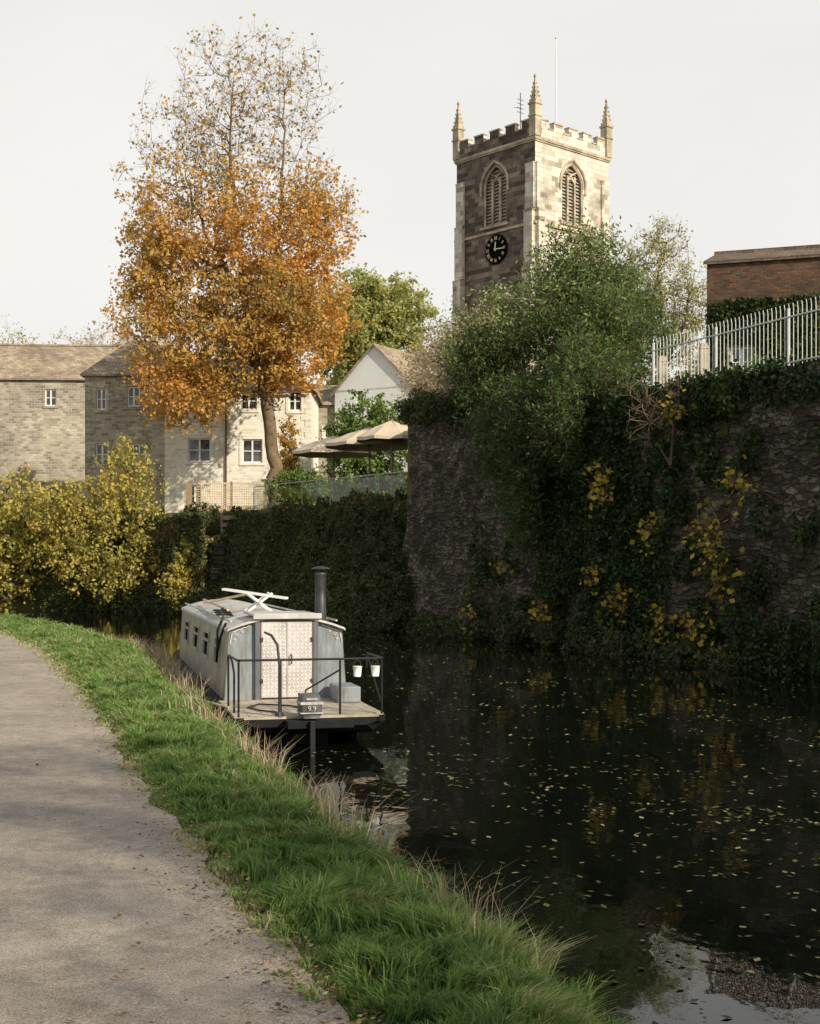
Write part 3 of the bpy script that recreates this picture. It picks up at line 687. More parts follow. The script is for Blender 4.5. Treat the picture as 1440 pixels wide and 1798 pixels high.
make_tree('yellow_tree','low tree with yellow-green leaves overhanging the canal','tree',(-14.2,70.3,3.),[[(0,-.5,0),(.2,-1.,2),(.2,-1.8,4.2)],[(0,-.5,0),(-1.5,-2,1.5),(-2.5,-3,2.5)],[(0,-.5,0),(1.5,-2,.8),(2.5,-3.5,1.)]],.16,
 [(.1,-1.6,3.4,1.8,2,2.2),(-1.6,-2.5,1.6,2.1,2,2.2),(1.2,-2.6,.4,1.5,1.7,2.1),(-.4,-3.4,-.9,2.8,1.5,1.6),(-3.3,-2,1.2,2.,2,2.6)],460,lambda p:24,.17,M['l_yel'],M['bark'],8,.6,.8,.2,5)
make_tree('yellow_tree','bushy tree with pale yellow leaves on the canal bank','tree',(-20.6,70.5,2.2),[[(0,0,0),(-.2,-.8,4)]],.18,[(0,-1,2.2,2.6,2,2.8),(-1.5,-1.5,-.2,3,2,2.2)],300,lambda p:24,.18,M['l_yel'],M['bark'],18,.6,.8,.2,5)
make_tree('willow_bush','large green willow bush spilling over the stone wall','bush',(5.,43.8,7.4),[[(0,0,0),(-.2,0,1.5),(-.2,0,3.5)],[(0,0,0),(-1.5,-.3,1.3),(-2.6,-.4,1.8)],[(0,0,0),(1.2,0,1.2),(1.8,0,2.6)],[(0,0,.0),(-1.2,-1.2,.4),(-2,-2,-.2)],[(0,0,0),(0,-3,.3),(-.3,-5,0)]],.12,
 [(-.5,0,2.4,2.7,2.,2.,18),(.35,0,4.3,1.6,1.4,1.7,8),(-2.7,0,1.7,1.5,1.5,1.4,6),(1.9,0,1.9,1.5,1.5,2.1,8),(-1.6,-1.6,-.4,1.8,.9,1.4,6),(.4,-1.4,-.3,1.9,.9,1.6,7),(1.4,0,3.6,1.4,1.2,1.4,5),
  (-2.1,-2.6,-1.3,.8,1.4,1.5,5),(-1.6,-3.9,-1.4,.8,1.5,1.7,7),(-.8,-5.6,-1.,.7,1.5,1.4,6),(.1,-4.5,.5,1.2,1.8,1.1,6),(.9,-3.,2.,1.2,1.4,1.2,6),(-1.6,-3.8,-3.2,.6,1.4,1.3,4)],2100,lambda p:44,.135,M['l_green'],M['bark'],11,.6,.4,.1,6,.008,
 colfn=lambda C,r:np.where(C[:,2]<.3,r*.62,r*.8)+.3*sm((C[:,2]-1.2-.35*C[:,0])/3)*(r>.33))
make_tree('tan_shrub','feathery tan seed-headed shrub above the wall','bush',(1.6,57,8.2),[[(0,0,0),(0,0,2.5)],[(0,0,0),(-1,0,1.8)]],.1,[(.3,0,2.3,1.9,1.4,2.1),(-.9,0,1.5,1.2,1,1.5),(1.8,0,3,1.5,1.3,1.9)],460,lambda p:30,.11,M['l_tan'],M['barkpale'],12,.5,.5,0,6,.009)
make_tree('tan_shrub','pale twiggy shrub with small tan leaves on the wall top','bush',(2.5,46.5,7.7),[[(0,0,0),(0,0,1.6)],[(0,0,0),(-.8,0,1.2)]],.06,[(-.1,0,1.5,1.,.8,1.2),(-.8,0,1.,.8,.7,.9)],170,lambda p:12,.09,M['l_tan'],M['barkpale'],32,.5,.5,0,6,.009)
make_tree('thin_tree','slender half-bare tree with yellowing leaves beside the tower','tree',(11.4,61,8.5),[[(0,0,0),(0,0,4),(-.2,0,7.5)],[(0,0,2.5),(1,0,5),(1.4,0,7)]],.14,[(-.3,0,6.6,1.6,1.4,2.7),(1.2,0,4.8,1.4,1.4,2.4),(-1.2,0,4,1.3,1.2,2.2)],420,lambda p:15,.14,M['l_mid'],M['barkmid'],14,.6,.6,0,6,.011)
make_tree('pale_tree','pale leafy tree standing beyond the stone wall','tree',(3.8,72,8.5),[[(0,0,0),(0,0,5)]],.2,[(0,0,4.2,3,2.4,3),(-2.6,0,3.5,1.8,1.6,2.6)],420,lambda p:26,.16,M['l_tan'],M['barkpale'],15,.8,.6,0,5,.01)
make_tree('laurel_bush','glossy green laurel bush behind the parasols','bush',(-2.2,71,5),[[(0,0,0),(0,0,2.5)]],.15,[(.2,0,4.8,1.8,1.4,1.6),(-.9,0,3.8,1.4,1.3,1.6),(0,0,2.4,2.4,1.6,2.2)],420,lambda p:34,.17,M['l_bright'],M['bark'],16,.4,.7,0,5)
make_tree('laurel_bush','low dark green bush beside the terrace rail','bush',(-5.7,68.4,5),[[(0,0,0),(0,0,1.2)]],.1,[(.2,0,1.2,1.8,1.,1.)],160,lambda p:34,.14,M['l_bright'],M['bark'],17,.35,.7,0,5)
make_tree('laurel_bush','leafy green bush behind the metal fence','bush',(10.2,42.5,6.8),[[(0,0,0),(0,0,1.2)]],.1,[(0,0,1.,1.8,1.,1.1),(-1.6,0,.8,1.2,.9,.8)],170,lambda p:30,.12,M['l_bright'],M['bark'],33,.35,.7,0,5)
make_tree('orange_bush','small rust orange bush beside the tree trunk','bush',(-6.6,73.4,5),[[(0,0,0),(0,0,3.)]],.1,[(.1,0,2.2,.8,.7,2.0),(0,0,4.4,.5,.5,1.2)],120,lambda p:30,.15,M['l_aut'],M['bark'],19,.35,.7,0,5)
make_tree('yellow_shrub','low shrub with mixed yellow leaves on the bank','bush',(-10.2,64.6,1.2),[[(0,0,0),(0,-.2,1.2)]],.06,[(.1,-.4,1.2,1.1,.8,1.3),(-.5,-.6,.1,1.2,.7,.9)],160,lambda p:22,.15,M['l_yel'],M['bark'],29,.35,.7,0,5)
for (x,y,z,s,rx,rz,mt,lab) in((-24,105,9,21,5,5.5,'l_tan','hazy bare-twigged tree far beyond the houses'),(-33,108,9,22,6,6,'l_mid','hazy autumn tree far beyond the houses'),(6,125,10,23,6,4.5,'l_tan','pale distant tree beyond the cottage'),(19,75,8.5,24,4,3.2,'l_mid','yellowing tree beyond the brick house')):
    make_tree('distant_tree',lab,'tree',(x,y,z),[[(0,0,0),(0,0,rz)]],.3,[(0,0,rz+1.5,rx,rx*.7,rz*.8)],330,lambda p:20,.2,M[mt],M['barkpale'],s,1.,.6,0,5,.012,group='trees beyond the houses')
for (x,y,s) in((18.5,-9.5,61),(23.5,-16.5,62)):
    make_tree('bank_tree','half-bare autumn tree standing above the canal wall','tree',(x,y,6.7),[[(0,0,0),(0,0,4),(.2,0,8)]],.2,[(0,0,7.5,3.,3.,2.8),(1,0,5,2,2,1.6)],240,lambda p:7,.2,M['l_aut'],M['bark'],s,.7,.7,0,5,.014,group='trees above the canal wall')
make_tree('bare_shrub','leafless pale twiggy shrub growing from the wall top','bush',(6.55,34.1,4.9),[[(0,0,0),(0,-.2,.5)],[(0,0,0),(-.3,-.2,.5)]],.03,[(-.2,-.4,1.5,1.1,.4,.8),(-.9,-.4,.9,.5,.3,.7),(.4,-.4,1.1,.5,.3,.7)],90,lambda p:0,.1,M['l_yel'],M['barkmid'],25,.35,.6,0,3,.009)
for i,(z,d,n,s) in enumerate(((6.2,33.6,20,.45),(4.55,36.6,36,.8),(1.35,35.8,26,.7),(3.,32.4,46,1.),(2.0,31.8,32,.8),(2.1,37.,14,.5),(2.3,41.8,10,.4),(.9,39.4,14,.6),(.7,43.6,14,.7),(.9,34.,20,.7),(4.2,31.4,18,.7),(.8,32.8,20,.6),(3.2,34.6,12,.6))):
    make_tree('maple_sapling','spray of yellow maple leaves growing out of the dark wall','plant',(wx(d)-.55,d,z),[[(0,0,0),(-.25,-.1,.1)]],.01,[(-.3,-.15,.0,.3,s,s*.8)],n,lambda p:2.8,.15,M['l_sprig'],M['bark'],40+i,.36,.85,.1,3,.004,group='yellow saplings on the canal wall')
# ---------------------------------------------------------------- ivy and undergrowth (uncountable)
def ivy():
    rng=np.random.default_rng(5);n=210000
    y=rng.uniform(24,50,n);z=rng.uniform(0,9,n)
    top=np.interp(y,[37,43,50],[6.9,7.5,8.1]);k=z<top+.15;y,z,top=y[k],z[k],top[k]
    P=np.stack([wx(y),y,z],1)
    m1=sn(P,.55,1)+.5*sn(P,1.7,5)+.3*sn(P,4.,2)
    bias=1.35*np.exp(-((y-38.2)/3.6)**2)*sm((z-.4)/2.2)+.9*np.exp(-z/.6)+.5*(z>top-.9)+.3*(y<36.5)-.86
    keep=(m1*.6+bias+rng.normal(size=len(y))*.14)>0
    P=P[keep];m1=m1[keep];tk=top[keep];fl=.5*np.exp(-((P[:,1]-48.)/3.)**2)*np.clip((tk-P[:,2])/tk,0,1)**1.6
    th=.08+.4*np.clip(m1,0,1)*rng.uniform(.3,1,len(P))+.045*(tk-P[:,2])+fl
    P[:,0]-=th*.91;P[:,1]-=th*.41;P+=rng.normal(size=P.shape)*.07
    L=[P]
    cc=rng.uniform([29,.2],[44,7],(240,2));w=np.exp(-((cc[:,0]-38.)/3.6)**2)+.3*(cc[:,1]<1.0)+.12;cc=cc[rng.uniform(size=240)<w]
    for (cy_,cz_) in cc:
        q=rng.normal(size=(220,3));q/=np.linalg.norm(q,axis=1)[:,None];q*=rng.uniform(.5,1,(220,1))**.5
        s=rng.uniform(.3,.75);q*=np.array([.3,s,s*.8])
        base=np.array([wx(cy_)-.045*(7-cz_)-.2,cy_,cz_]);L.append(base+q)
    P=np.concatenate(L)
    r=np.clip(.4+.3*sn(P,1.3,7)+rng.uniform(-.3,.35,len(P)),0,1)
    o=fastmesh('ivy',leaf_quads(P,.11,rng,.3,.8),4,M['l_dark'],rnd=r);tag(o,'dark ivy curtain hanging over the stone canal wall','ivy',kind='stuff')
    n=9000;x=rng.uniform(0,4,n);z=rng.uniform(0,4.6,n);P=np.stack([x,-rng.uniform(.03,.2,n),z],1);k=(sn(P,1.,3)*.5+rng.normal(size=n)*.15+.65-.22*np.abs(z-2.9))>0.1;P=P[k]
    k=~((P[:,0]>.8)&(P[:,0]<1.7)&(P[:,2]>1.7)&(P[:,2]<2.9));P=P[k]
    fastmesh('creeper',leaf_quads(P,.15,rng,.3,.8),4,M['l_dark'],BH,rnd=rng.uniform(0,1,len(P)))
ivy()
def under():
    rng=np.random.default_rng(6);n=190000
    y=rng.uniform(50.2,70,n);o=rng.uniform(-.5,4.4,n);x=rB(y)+o
    P=np.stack([x,y,0*y],1);bmp=np.clip(sn(P,.8,2)*.6+.5+.3*sn(P,2.2,6),0,1.5)
    z=hR(x,y)+bmp*.8*rng.uniform(.2,1,n)*(o<3.4)*1.0+.05
    low=(o<.3);z=np.where(low,np.abs(rng.normal(size=n))*.45,z)
    k=~((x>.2)&(y<64))&~((y>60)&(o>3.1)) & ((o<3.3)|(rng.uniform(size=n)<.15))
    P=np.stack([x-bmp*.5,y-bmp*.3,z],1)[k]
    r=np.clip(.36+.35*sn(P,.9,4)+rng.uniform(-.3,.3,len(P))+.18*sm((P[:,2]-3.5)/2),0,1)
    ob=fastmesh('undergrowth',leaf_quads(P,.16,rng,.3,.6),4,M['l_under'],rnd=r);tag(ob,'dark green and brown undergrowth covering the steep canal bank','undergrowth',kind='stuff')
    L=[]
    for i in range(200):
        if i<60:
            y=rng.uniform(48,51.);zm=4.6*np.clip((y-47)/4,0,1)**1.2+.5;u=rng.uniform()**.7;c=np.array([wx(y)-.7-.9*(1-u),y-.2,zm*u*rng.uniform(.7,1)])
        elif i<75: y=rng.uniform(46,50.2);c=np.array([wx(y)-.05,y,rng.uniform(7.6,8.3)])
        elif i<125: y=rng.uniform(37,49);c=np.array([wx(y)-.05,y,float(np.interp(y,[37,43,50],[6.9,7.5,8.1]))+rng.uniform(-.3,.3)])
        elif i<185: y=rng.uniform(30,50);c=np.array([wx(y)-.8,y,rng.uniform(0,.45)])
        else: c=np.array([rng.uniform(.1,.5),rng.uniform(50.2,51.5),rng.uniform(4.,8.)])
        q=rng.normal(size=(240,3));q/=np.linalg.norm(q,axis=1)[:,None];q*=rng.uniform(.4,1,(240,1));s=rng.uniform(.25,.65)*(.6 if i>=185 else 1);L.append(c+q*np.array([.4 if i<185 else .25,s,s*.8]))
    P=np.concatenate(L);P[:,2]=np.maximum(P[:,2],.02)
    r=np.clip(.35+.3*sn(P,.9,4)+rng.uniform(-.3,.3,len(P)),0,1)
    ob=fastmesh('wall_plants',leaf_quads(P,.12,rng,.3,.6),4,M['l_under'],rnd=r);tag(ob,'tangled weeds clinging to the canal wall','undergrowth',kind='stuff')
    n=26000;y=rng.uniform(37.5,50,n);o=rng.uniform(-.2,2.2,n);x=wx(y)+o
    P=np.stack([x,y,np.interp(y,[32,37,50],[6.8,6.8,8.2])+rng.uniform(0,.8,n)*np.clip(.4+.6*sn(np.stack([x,y,0*y],1),1.2,3),0,1)],1)
    r=np.clip(.5+.3*sn(P,.9,4)+rng.uniform(-.3,.3,len(P)),0,1)
    ob=fastmesh('wall_top_growth',leaf_quads(P,.12,rng,.3,.6),4,M['l_under'],rnd=r);tag(ob,'tangled green growth along the top of the canal wall','undergrowth',kind='stuff')
    n=30000;t=rng.uniform(0,1,n);xx=np.interp(t,[0,.3,.55,1],[-9.3,-11.7,-15,-24]);yy=np.interp(t,[0,.3,.55,1],[63.3,66.8,69.6,72.6])
    zz=rng.uniform(0,4.8,n)**1.;P=np.stack([xx-.2,yy-rng.uniform(.2,.7,n),zz],1);k=sn(P,.7,8)+rng.normal(size=n)*.2>-.1-.8*np.exp(-zz);P=P[k]
    r=np.clip(.5+.4*sn(P,.9,4)+rng.uniform(-.3,.4,len(P)),0,1)
    ob=fastmesh('bank_ivy',leaf_quads(P,.17,rng,.3,.7),4,M['l_under'],rnd=r);tag(ob,'ivy and brambles over the far bank wall','ivy',kind='stuff')
under()
# ---------------------------------------------------------------- grass
M['grass']=leafmat('grass_blades',[(0,(.055,.11,.03)),(.4,(.14,.245,.055)),(.7,(.27,.38,.11)),(.88,(.42,.43,.19)),(1,(.64,.54,.35))],.42)
M['straw']=leafmat('straw_grass',[(0,(.28,.2,.12)),(.5,(.5,.38,.24)),(1,(.66,.56,.4))],.3)
def blades(name,x,y,z,h,w,rng,mat,lab,rr,lean=.45,cat='grass',dirx=None):
    n=len(x);B=np.stack([x,y,z],1);a=rng.uniform(0,6.28,n);t=np.stack([np.cos(a),np.sin(a),0*a],1)
    la=rng.uniform(0,6.28,n) if dirx is None else dirx+rng.normal(size=n)*.7
    ld=np.stack([np.cos(la),np.sin(la),0*la],1)*(lean*rng.uniform(.1,1.5,n)*h)[:,None]
    up=np.zeros((n,3));up[:,2]=h;w=w[:,None]
    p0=B;p1=B+up*.6+ld*.35;p2=B+up*.85+ld
    V=np.stack([p0-t*w,p0+t*w,p1+t*w*.8,p1-t*w*.8,p2+t*w*.12,p2-t*w*.12],1).reshape(-1,3)
    b0=(np.arange(n)*6)[:,None];Fc=np.concatenate([b0+np.array([[0,1,2,3]]),b0+np.array([[3,2,4,5]])],1).reshape(-1,4)
    o=fastmesh(name,V,4,mat,faces=Fc,rnd=np.repeat(np.clip(rr,0,1),2));return tag(o,lab,cat,kind='stuff')
rng=np.random.default_rng(9);n=250000
y=np.exp(rng.uniform(math.log(4.2),math.log(50),n));a,b_=pR(y),lB(y);u=rng.uniform(-.1,1.05,n);x=a+(b_-a)*u
cx_=np.round(x/.16+.5*np.sin(np.round(y/.16)*3.7))*.16;cy_=np.round(y/.16)*.16
hx=np.sin(cx_*127.1+cy_*311.7)*43758.5;hx-=np.floor(hx);hy=np.sin(cx_*269.5+cy_*183.3)*43758.5;hy-=np.floor(hy)
tx=cx_+(hx-.5)*.14;ty=cy_+(hy-.5)*.14
f=rng.uniform(.0,.7,n);x=x*(1-f)+tx*f;y=y*(1-f)+ty*f
u=(x-pR(y))/(lB(y)-pR(y))
P=np.stack([x,y,0*x],1);cl=sn(P,2.2,1);cl2=sn(P,.8,6);cl3=sn(P,5.5,3)
edge=np.clip((u+.07)/.16,0,1);keep=(rng.uniform(size=n)<(.25+.75*edge))&(rng.uniform(size=n)<np.clip(.78+.65*cl3+.35*cl,.12,1))
x,y,u,cl,cl2,cl3,P,hx,hy=[q[keep] for q in (x,y,u,cl,cl2,cl3,P,hx,hy)];n=len(x)
h=(.035+.09*hx**2+.055*np.clip(cl+.5,.0,1.3)+.055*np.clip(cl2,0,1)+.03*(u>.75))*rng.uniform(.5,1.3,n)*(.4+.6*np.clip(u/.2,0,1))
rr=.43+.22*cl2+.2*cl+.24*(hy-.5)+rng.uniform(-.26,.28,n)+.3*(rng.uniform(size=n)<.06)+.3*np.clip((.1-u)/.1,0,1)
blades('verge_grass',x,y,hL(x,y)-.01,h,.0018+.00045*y*rng.uniform(.7,1.2,n),rng,M['grass'],'lush green grass verge between towpath and canal',rr,.8,dirx=hy*6.28)
n=14000;y=np.exp(rng.uniform(math.log(4.6),math.log(40),n));P=np.stack([0*y,y,0*y],1);u=1.02-np.abs(rng.normal(size=n))*.15;k=(sn(P,2.8,3)+rng.normal(size=n)*.18>.55);y,u=y[k],u[k];n=len(y)
x=pR(y)+(lB(y)-pR(y))*u
blades('straw_grass',x,y,hL(x,y)-.02,rng.uniform(.1,.55,n)*np.where(y>16,.6,1),.0012+.00024*y,rng,M['straw'],'tall dry straw coloured grass along the water edge',rng.uniform(0,1,n),.6)
n=24000;y=rng.uniform(16,56,n);x=pR(y)-2.7-rng.uniform(0,9,n);P=np.stack([x,y,0*x],1)
blades('field_grass',x,y,hL(x,y)-.01,rng.uniform(.08,.25,n),.004+.0005*y,rng,M['grass'],'rough grass beside the towpath',.4+.2*sn(P,.7,6)+rng.uniform(-.2,.3,n))
n=1700;y=rng.uniform(19,31,n);x=lB(y)+rng.normal(size=n)*.12-.08
blades('reeds',x,y,np.full(n,.3),rng.uniform(.2,.65,n),.005+0*y,rng,M['straw'],'dry brown reeds between the boat and the bank',rng.uniform(0,1,n),.4)
M['l_fall']=leafmat('fallen_leaves',[(0,(.07,.04,.02)),(.5,(.2,.11,.05)),(.85,(.36,.24,.09)),(1,(.5,.42,.2))],.1)
n=2600;y=np.exp(rng.uniform(math.log(4.3),math.log(34),n));x=pR(y)-np.abs(rng.normal(size=n))*.24+.14;far=rng.uniform(size=n)<.06;x=np.where(far,pR(y)-rng.uniform(0,2.4,n),x)
z=np.full(n,.634);og=rng.uniform(size=n)<.015;x=np.where(og,pR(y)+(lB(y)-pR(y))*rng.uniform(.1,.8,n),x);z=np.where(og,.70,z)
o=fastmesh('fallen_leaves',leaf_quads(np.stack([x,y,z],1),np.where(og,.045,.03),rng,4,.7),4,M['l_fall'],rnd=np.where(og,.9,rng.uniform(0,1,n)**1.6));tag(o,'brown fallen leaves scattered along the towpath edge','leaves',kind='stuff')
M['l_float']=leafmat('floating_leaves',[(0,(.05,.045,.018)),(.5,(.12,.1,.032)),(.85,(.22,.18,.055)),(1,(.38,.33,.17))],.05)
n=150000;y=np.exp(rng.uniform(math.log(6),math.log(46),n));x=lB(y)+.4+(rB(y)-lB(y)-.9)*rng.uniform(0,1,n)**.8
P=np.stack([x,y*1.3,0*x],1);dens=.55*sn(P,.75,2)+.5*sn(P,1.9,9)+.35*sn(P,5.,4)+rng.normal(size=n)*.42
k=dens>1.1-.22*np.exp(-((y-14)/6)**2)+.25*(y<8.5);k|=rng.uniform(size=n)<.022;x,y=x[k],y[k]
bx=(x+1.27)*.972+(y-17.55)*.233;by=-(x+1.27)*.233+(y-17.55)*.972;k=~((np.abs(bx)<1.15)&(by>-.2)&(by<15));x,y=x[k],y[k]
o=fastmesh('floating_leaves',leaf_quads(np.stack([x,y,np.full(len(x),.014)],1),.045+.0008*y,rng,14,.75),4,M['l_float'],rnd=rng.uniform(0,1,len(x))**1.3);tag(o,'yellow and brown leaves floating on the canal','leaves',kind='stuff')
# ---------------------------------------------------------------- narrowboat
ANG=math.radians(13.5)
BOAT=empty('narrowboat',(-1.27,17.55,0),'grey narrowboat moored against the grassy bank','boat',ANG)
M['b_grey']=plain('boat_grey_paint',(.26,.285,.305),.5,0,.2,2.5,.3,.1,.8)
M['b_cream']=plain('boat_side_paint',(.36,.33,.26),.5,0,.25,2,.3,.05,.8)
M['b_roof']=plain('boat_roof_paint',(.5,.49,.46),.65,0,.35,2,.3,.1)
M['b_hull']=plain('boat_hull_black',(.014,.015,.016),.7,0,.4,3,.15,.2)
M['b_dark']=plain('boat_dark_trim',(.12,.135,.155),.5,0,.2,3)
M['alu']=plain('chequer_aluminium',(.6,.55,.53),.42,.4,.2,3,.5,.05,.4)
M['alu_hi']=plain('chequer_lozenge',(.9,.87,.86),.3,.3,.05,3,.5,.0)
M['deck']=plain('deck_boards',(.42,.36,.28),.85,0,.45,3)
M['steel']=plain('stove_pipe_steel',(.06,.06,.06),.5,.5,.4,5)
g=MB()
sec=[(-.02,.86,.4,.3),(.1,.97,.4,.22),(.35,1.02,.4,.16),(1.2,1.02,.4,.1),(2.,1.02,.4,-.35),(11.6,1.02,.42,-.35),(12.4,.96,.46,-.35),(13.1,.76,.54,-.35),(13.8,.42,.64,-.35),(14.3,.05,.74,-.35)]
for (yy,hw2,zt,zb_) in sec:
    for (sx,zf) in((-1,1),(-1,.5),(-.94,0),(.94,0),(1,.5),(1,1)):
        z=zb_+(zt-zb_)*zf; k=1. if zf>.4 else .9; g.v.append((hw2*sx*k,yy,z))
for i in range(len(sec)-1):
    for j in range(5): g.f.append((i*6+j,i*6+j+1,(i+1)*6+j+1,(i+1)*6+j))
    g.f.append((i*6+5,i*6,(i+1)*6,(i+1)*6+5))
g.f.append(tuple(range(6)))
g.box(-.3,.3,.5,2.4,-.4,.15)
for sx in(-1,1):
    for i in range(len(sec)-1):
        g.bar((sx*sec[i][1],sec[i][0],sec[i][2]-.03),(sx*sec[i+1][1],sec[i+1][0],sec[i+1][2]-.03),.05,.06)
mk('hull',g,M['b_hull'],BOAT)
g=MB()
for i in range(10):
    x0=-.99+i*.198; g.box(x0+.004,x0+.194,.05 if 0<i<9 else .18,2.28,.404,.43)
g.box(-.88,.88,-.03,.046,.404,.436)
mk('deck',g,M['deck'],BOAT)
def prof(ox=0.,n=10,zo=0.):
    p=[(-.9-ox,.42),(-.83-ox,1.44+zo)]
    for i in range(n+1):
        t=-1+2*i/n; p.append(((.81+ox)*t,1.46+zo+.17*(1-t*t)))
    p+=[(.83+ox,1.44+zo),(.9+ox,.42)];return p
y0,y1=2.28,11.9
P0=prof()
mk('bulkhead',MB().poly([(x,y0+.01,z) for x,z in P0]),M['b_grey'],BOAT)
mk('bulkhead',MB().poly([(x,y1,z) for x,z in P0]),M['b_grey'],BOAT)
def sidepanel(g,sx,ops):
    us=sorted({y0,y1}|{a for q in ops for a in q[:2]});ts=sorted({0,1.}|{a for q in ops for a in q[2:]})
    pt=lambda y,t,o=0:(sx*(.9-.07*t-o),y,.42+1.02*t)
    for i in range(len(us)-1):
        for j in range(len(ts)-1):
            cu=(us[i]+us[i+1])/2;ct=(ts[j]+ts[j+1])/2
            if any(q[0]<cu<q[1] and q[2]<ct<q[3] for q in ops): continue
            g.poly([pt(us[i],ts[j]),pt(us[i+1],ts[j]),pt(us[i+1],ts[j+1]),pt(us[i],ts[j+1])])
    return pt
ops=[(3.3,4.1,.42,.82),(5.2,6.2,.42,.82),(7.3,8.3,.42,.82),(9.6,10.6,.42,.82)]
for sx in(-1,1):
    g=MB();pt=sidepanel(g,sx,ops)
    for (a,b2,c,d) in((y0+.05,y1-.1,.05,.09),(y0+.05,y1-.1,.93,.97)): g.poly([pt(a,c,-.006),pt(b2,c,-.006),pt(b2,d,-.006),pt(a,d,-.006)])
    mk('cabin_side',g,M['b_cream'],BOAT)
    for (a,b2,c,d) in ops:
        w=mk('window',MB().poly([pt(a,c,.03),pt(b2,c,.03),pt(b2,d,.03),pt(a,d,.03)]),M['glass'],BOAT)
        f=MB()
        for (p,q) in((pt(a,c,-.01),pt(b2,c,-.01)),(pt(b2,c,-.01),pt(b2,d,-.01)),(pt(b2,d,-.01),pt(a,d,-.01)),(pt(a,d,-.01),pt(a,c,-.01)),(pt(a,(c+d*2)/3,-.01),pt(b2,(c+2*d)/3,-.01))): f.bar(p,q,.035,.035)
        mk('frame',f,M['rail2'],w)
g=MB();R1=prof(.03,10,.012)[1:-1];Rl=prof(.03,10,-.02)[1:-1]
n=len(R1)
for yy in(y0-.08,y1+.05):
    g.v+= [(x,yy,z) for x,z in R1]; g.v+=[(x,yy,z) for x,z in Rl]
for i in range(n-1):
    g.f.append((i,i+1,2*n+i+1,2*n+i));g.f.append((n+i,n+i+1,3*n+i+1,3*n+i))
    g.f.append((i,i+1,n+i+1,n+i))
g.f+=[(0,n,3*n,2*n),(n-1,2*n-1,4*n-1,3*n-1)]
for sx in(-1,1): g.tube([(sx*.78,y0+.2,1.56),(sx*.78,y1-.2,1.56)],.016,6)
mk('roof',g,M['b_roof'],BOAT)
for sx in(-1,1):
    g=MB();a,b2=sorted((sx*.004,sx*.37));g.box(a,b2,y0-.05,y0-.015,.46,1.56);nb=len(g.f)
    for i in range(6):
        for j in range(19):
            cx=a+.035+i*.059;cz=.5+j*.056;t=math.pi/4 if (i+j)%2 else -math.pi/4
            Mx=Matrix.Translation((cx,y0-.053,cz))@Matrix.Rotation(t,4,'Y');g.box(-.02,.02,-.004,.004,-.007,.007,Mx)
    dd=mk('door',g,M['alu'],BOAT); dd.data.materials.append(M['alu_hi'])
    for p in dd.data.polygons:
        if p.index>=nb: p.material_index=1
    for z in(.7,1.3): mk('hinge',MB().box(sx*.37-.02,sx*.37+.02,y0-.075,y0-.062,z-.03,z+.03),M['steel'],dd)
    if sx>0: mk('handle',MB().tube([(.06,y0-.055,.95),(.06,y0-.1,.95),(.06,y0-.1,1.08),(.06,y0-.055,1.08)],.01,6),M['steel'],dd)
for sx in(-1,1):
    a,b2=sorted((sx*.39,sx*.46)); mk('door_post',MB().box(a,b2,y0-.06,y0-.012,.43,1.6),M['b_dark'],BOAT)
    a,b2=sorted((sx*.372,sx*.388)); mk('door_edge',MB().box(a,b2,y0-.056,y0-.012,.43,1.58),M['pipe'],BOAT)
g=MB().box(-.48,.48,y0-.12,y0+1.3,1.635,1.67).box(-.5,.5,y0-.14,y0-.1,1.6,1.68)
mk('hatch',g,M['b_roof'],BOAT,bevel=.01)
for sx in(-1,1):
    g=MB()
    g.tube([(sx*(.78-.02*k*1.6),y0-.004,1.41+.012*k-.006*math.sin(k*2.2)) for k in range(9)],.006,4)
    g.tube([(sx*(.79+.004*k),y0-.004,1.4-.02*k) for k in range(9)],.006,4)
    for (ox,oz,r) in((-.04,-.02,.03),(-.12,.02,.018),(-.01,-.09,.018)):
        g.tube([(sx*(.76+ox+math.cos(t)*r*(1-t/9)),y0-.004,1.39+oz+math.sin(t)*r*(1-t/9)) for t in np.linspace(0,7,14)],.004,4)
    mk('corner_scroll',g,M['white'],BOAT)
ch=mk('chimney',MB().lathe((.62,2.95,1.5),[(.12,0),(.12,.05),(.088,.06),(.085,.72),(.09,.73),(.09,.76),(.085,.77)],16),M['steel'],BOAT,True)
c=MB().lathe((.62,2.95,2.32),[(.15,0),(.12,.025),(.02,.045)],16)
for k in range(3): c.bar((.62+.075*math.cos(k*2.1),2.95+.075*math.sin(k*2.1),2.24),(.62+.085*math.cos(k*2.1),2.95+.085*math.sin(k*2.1),2.33),.012)
mk('cap',c,M['steel'],ch)
g=MB();zt=1.16;r=.015
g.tube([(-.96,1.15,.43),(-.96,1.15,zt-.04),(-.96,1.1,zt),(-.96,.1,zt),(-.92,.05,zt),(.92,.05,zt),(.96,.1,zt),(.96,1.1,zt),(.96,1.15,zt-.04),(.96,1.15,.95)],r,8)
for (x,yy) in((-.94,.07),(.94,.07),(-.4,.05),(.38,.05)): g.tube([(x,yy,.43),(x,yy,zt)],r,8)
g.tube([(-.94,.6,.43),(-.94,.6,.95),(-.95,.75,1.1),(-.96,1.,zt)],r,8).tube([(.38,.05,1.02),(.0,.5,.72),(-.02,.55,.43)],.012,8).tube([(.96,.1,.5),(.96,1.1,1.14)],.012,6)
mk('railing',g,M['black'],BOAT)
g=MB().tube([(-.42,.02,.3),(-.42,.02,1.1),(-.44,.06,1.35),(-.5,.2,1.47),(-.56,.42,1.5)],[.018]*4+[.014],8).lathe((-.42,.02,.43),[(.06,0),(.05,.06)],10)
mk('tiller',g,M['steel'],BOAT)
mk('transom_beam',MB().box(-.36,.5,-.3,-.04,.3,.4),M['b_hull'],BOAT,bevel=.01)
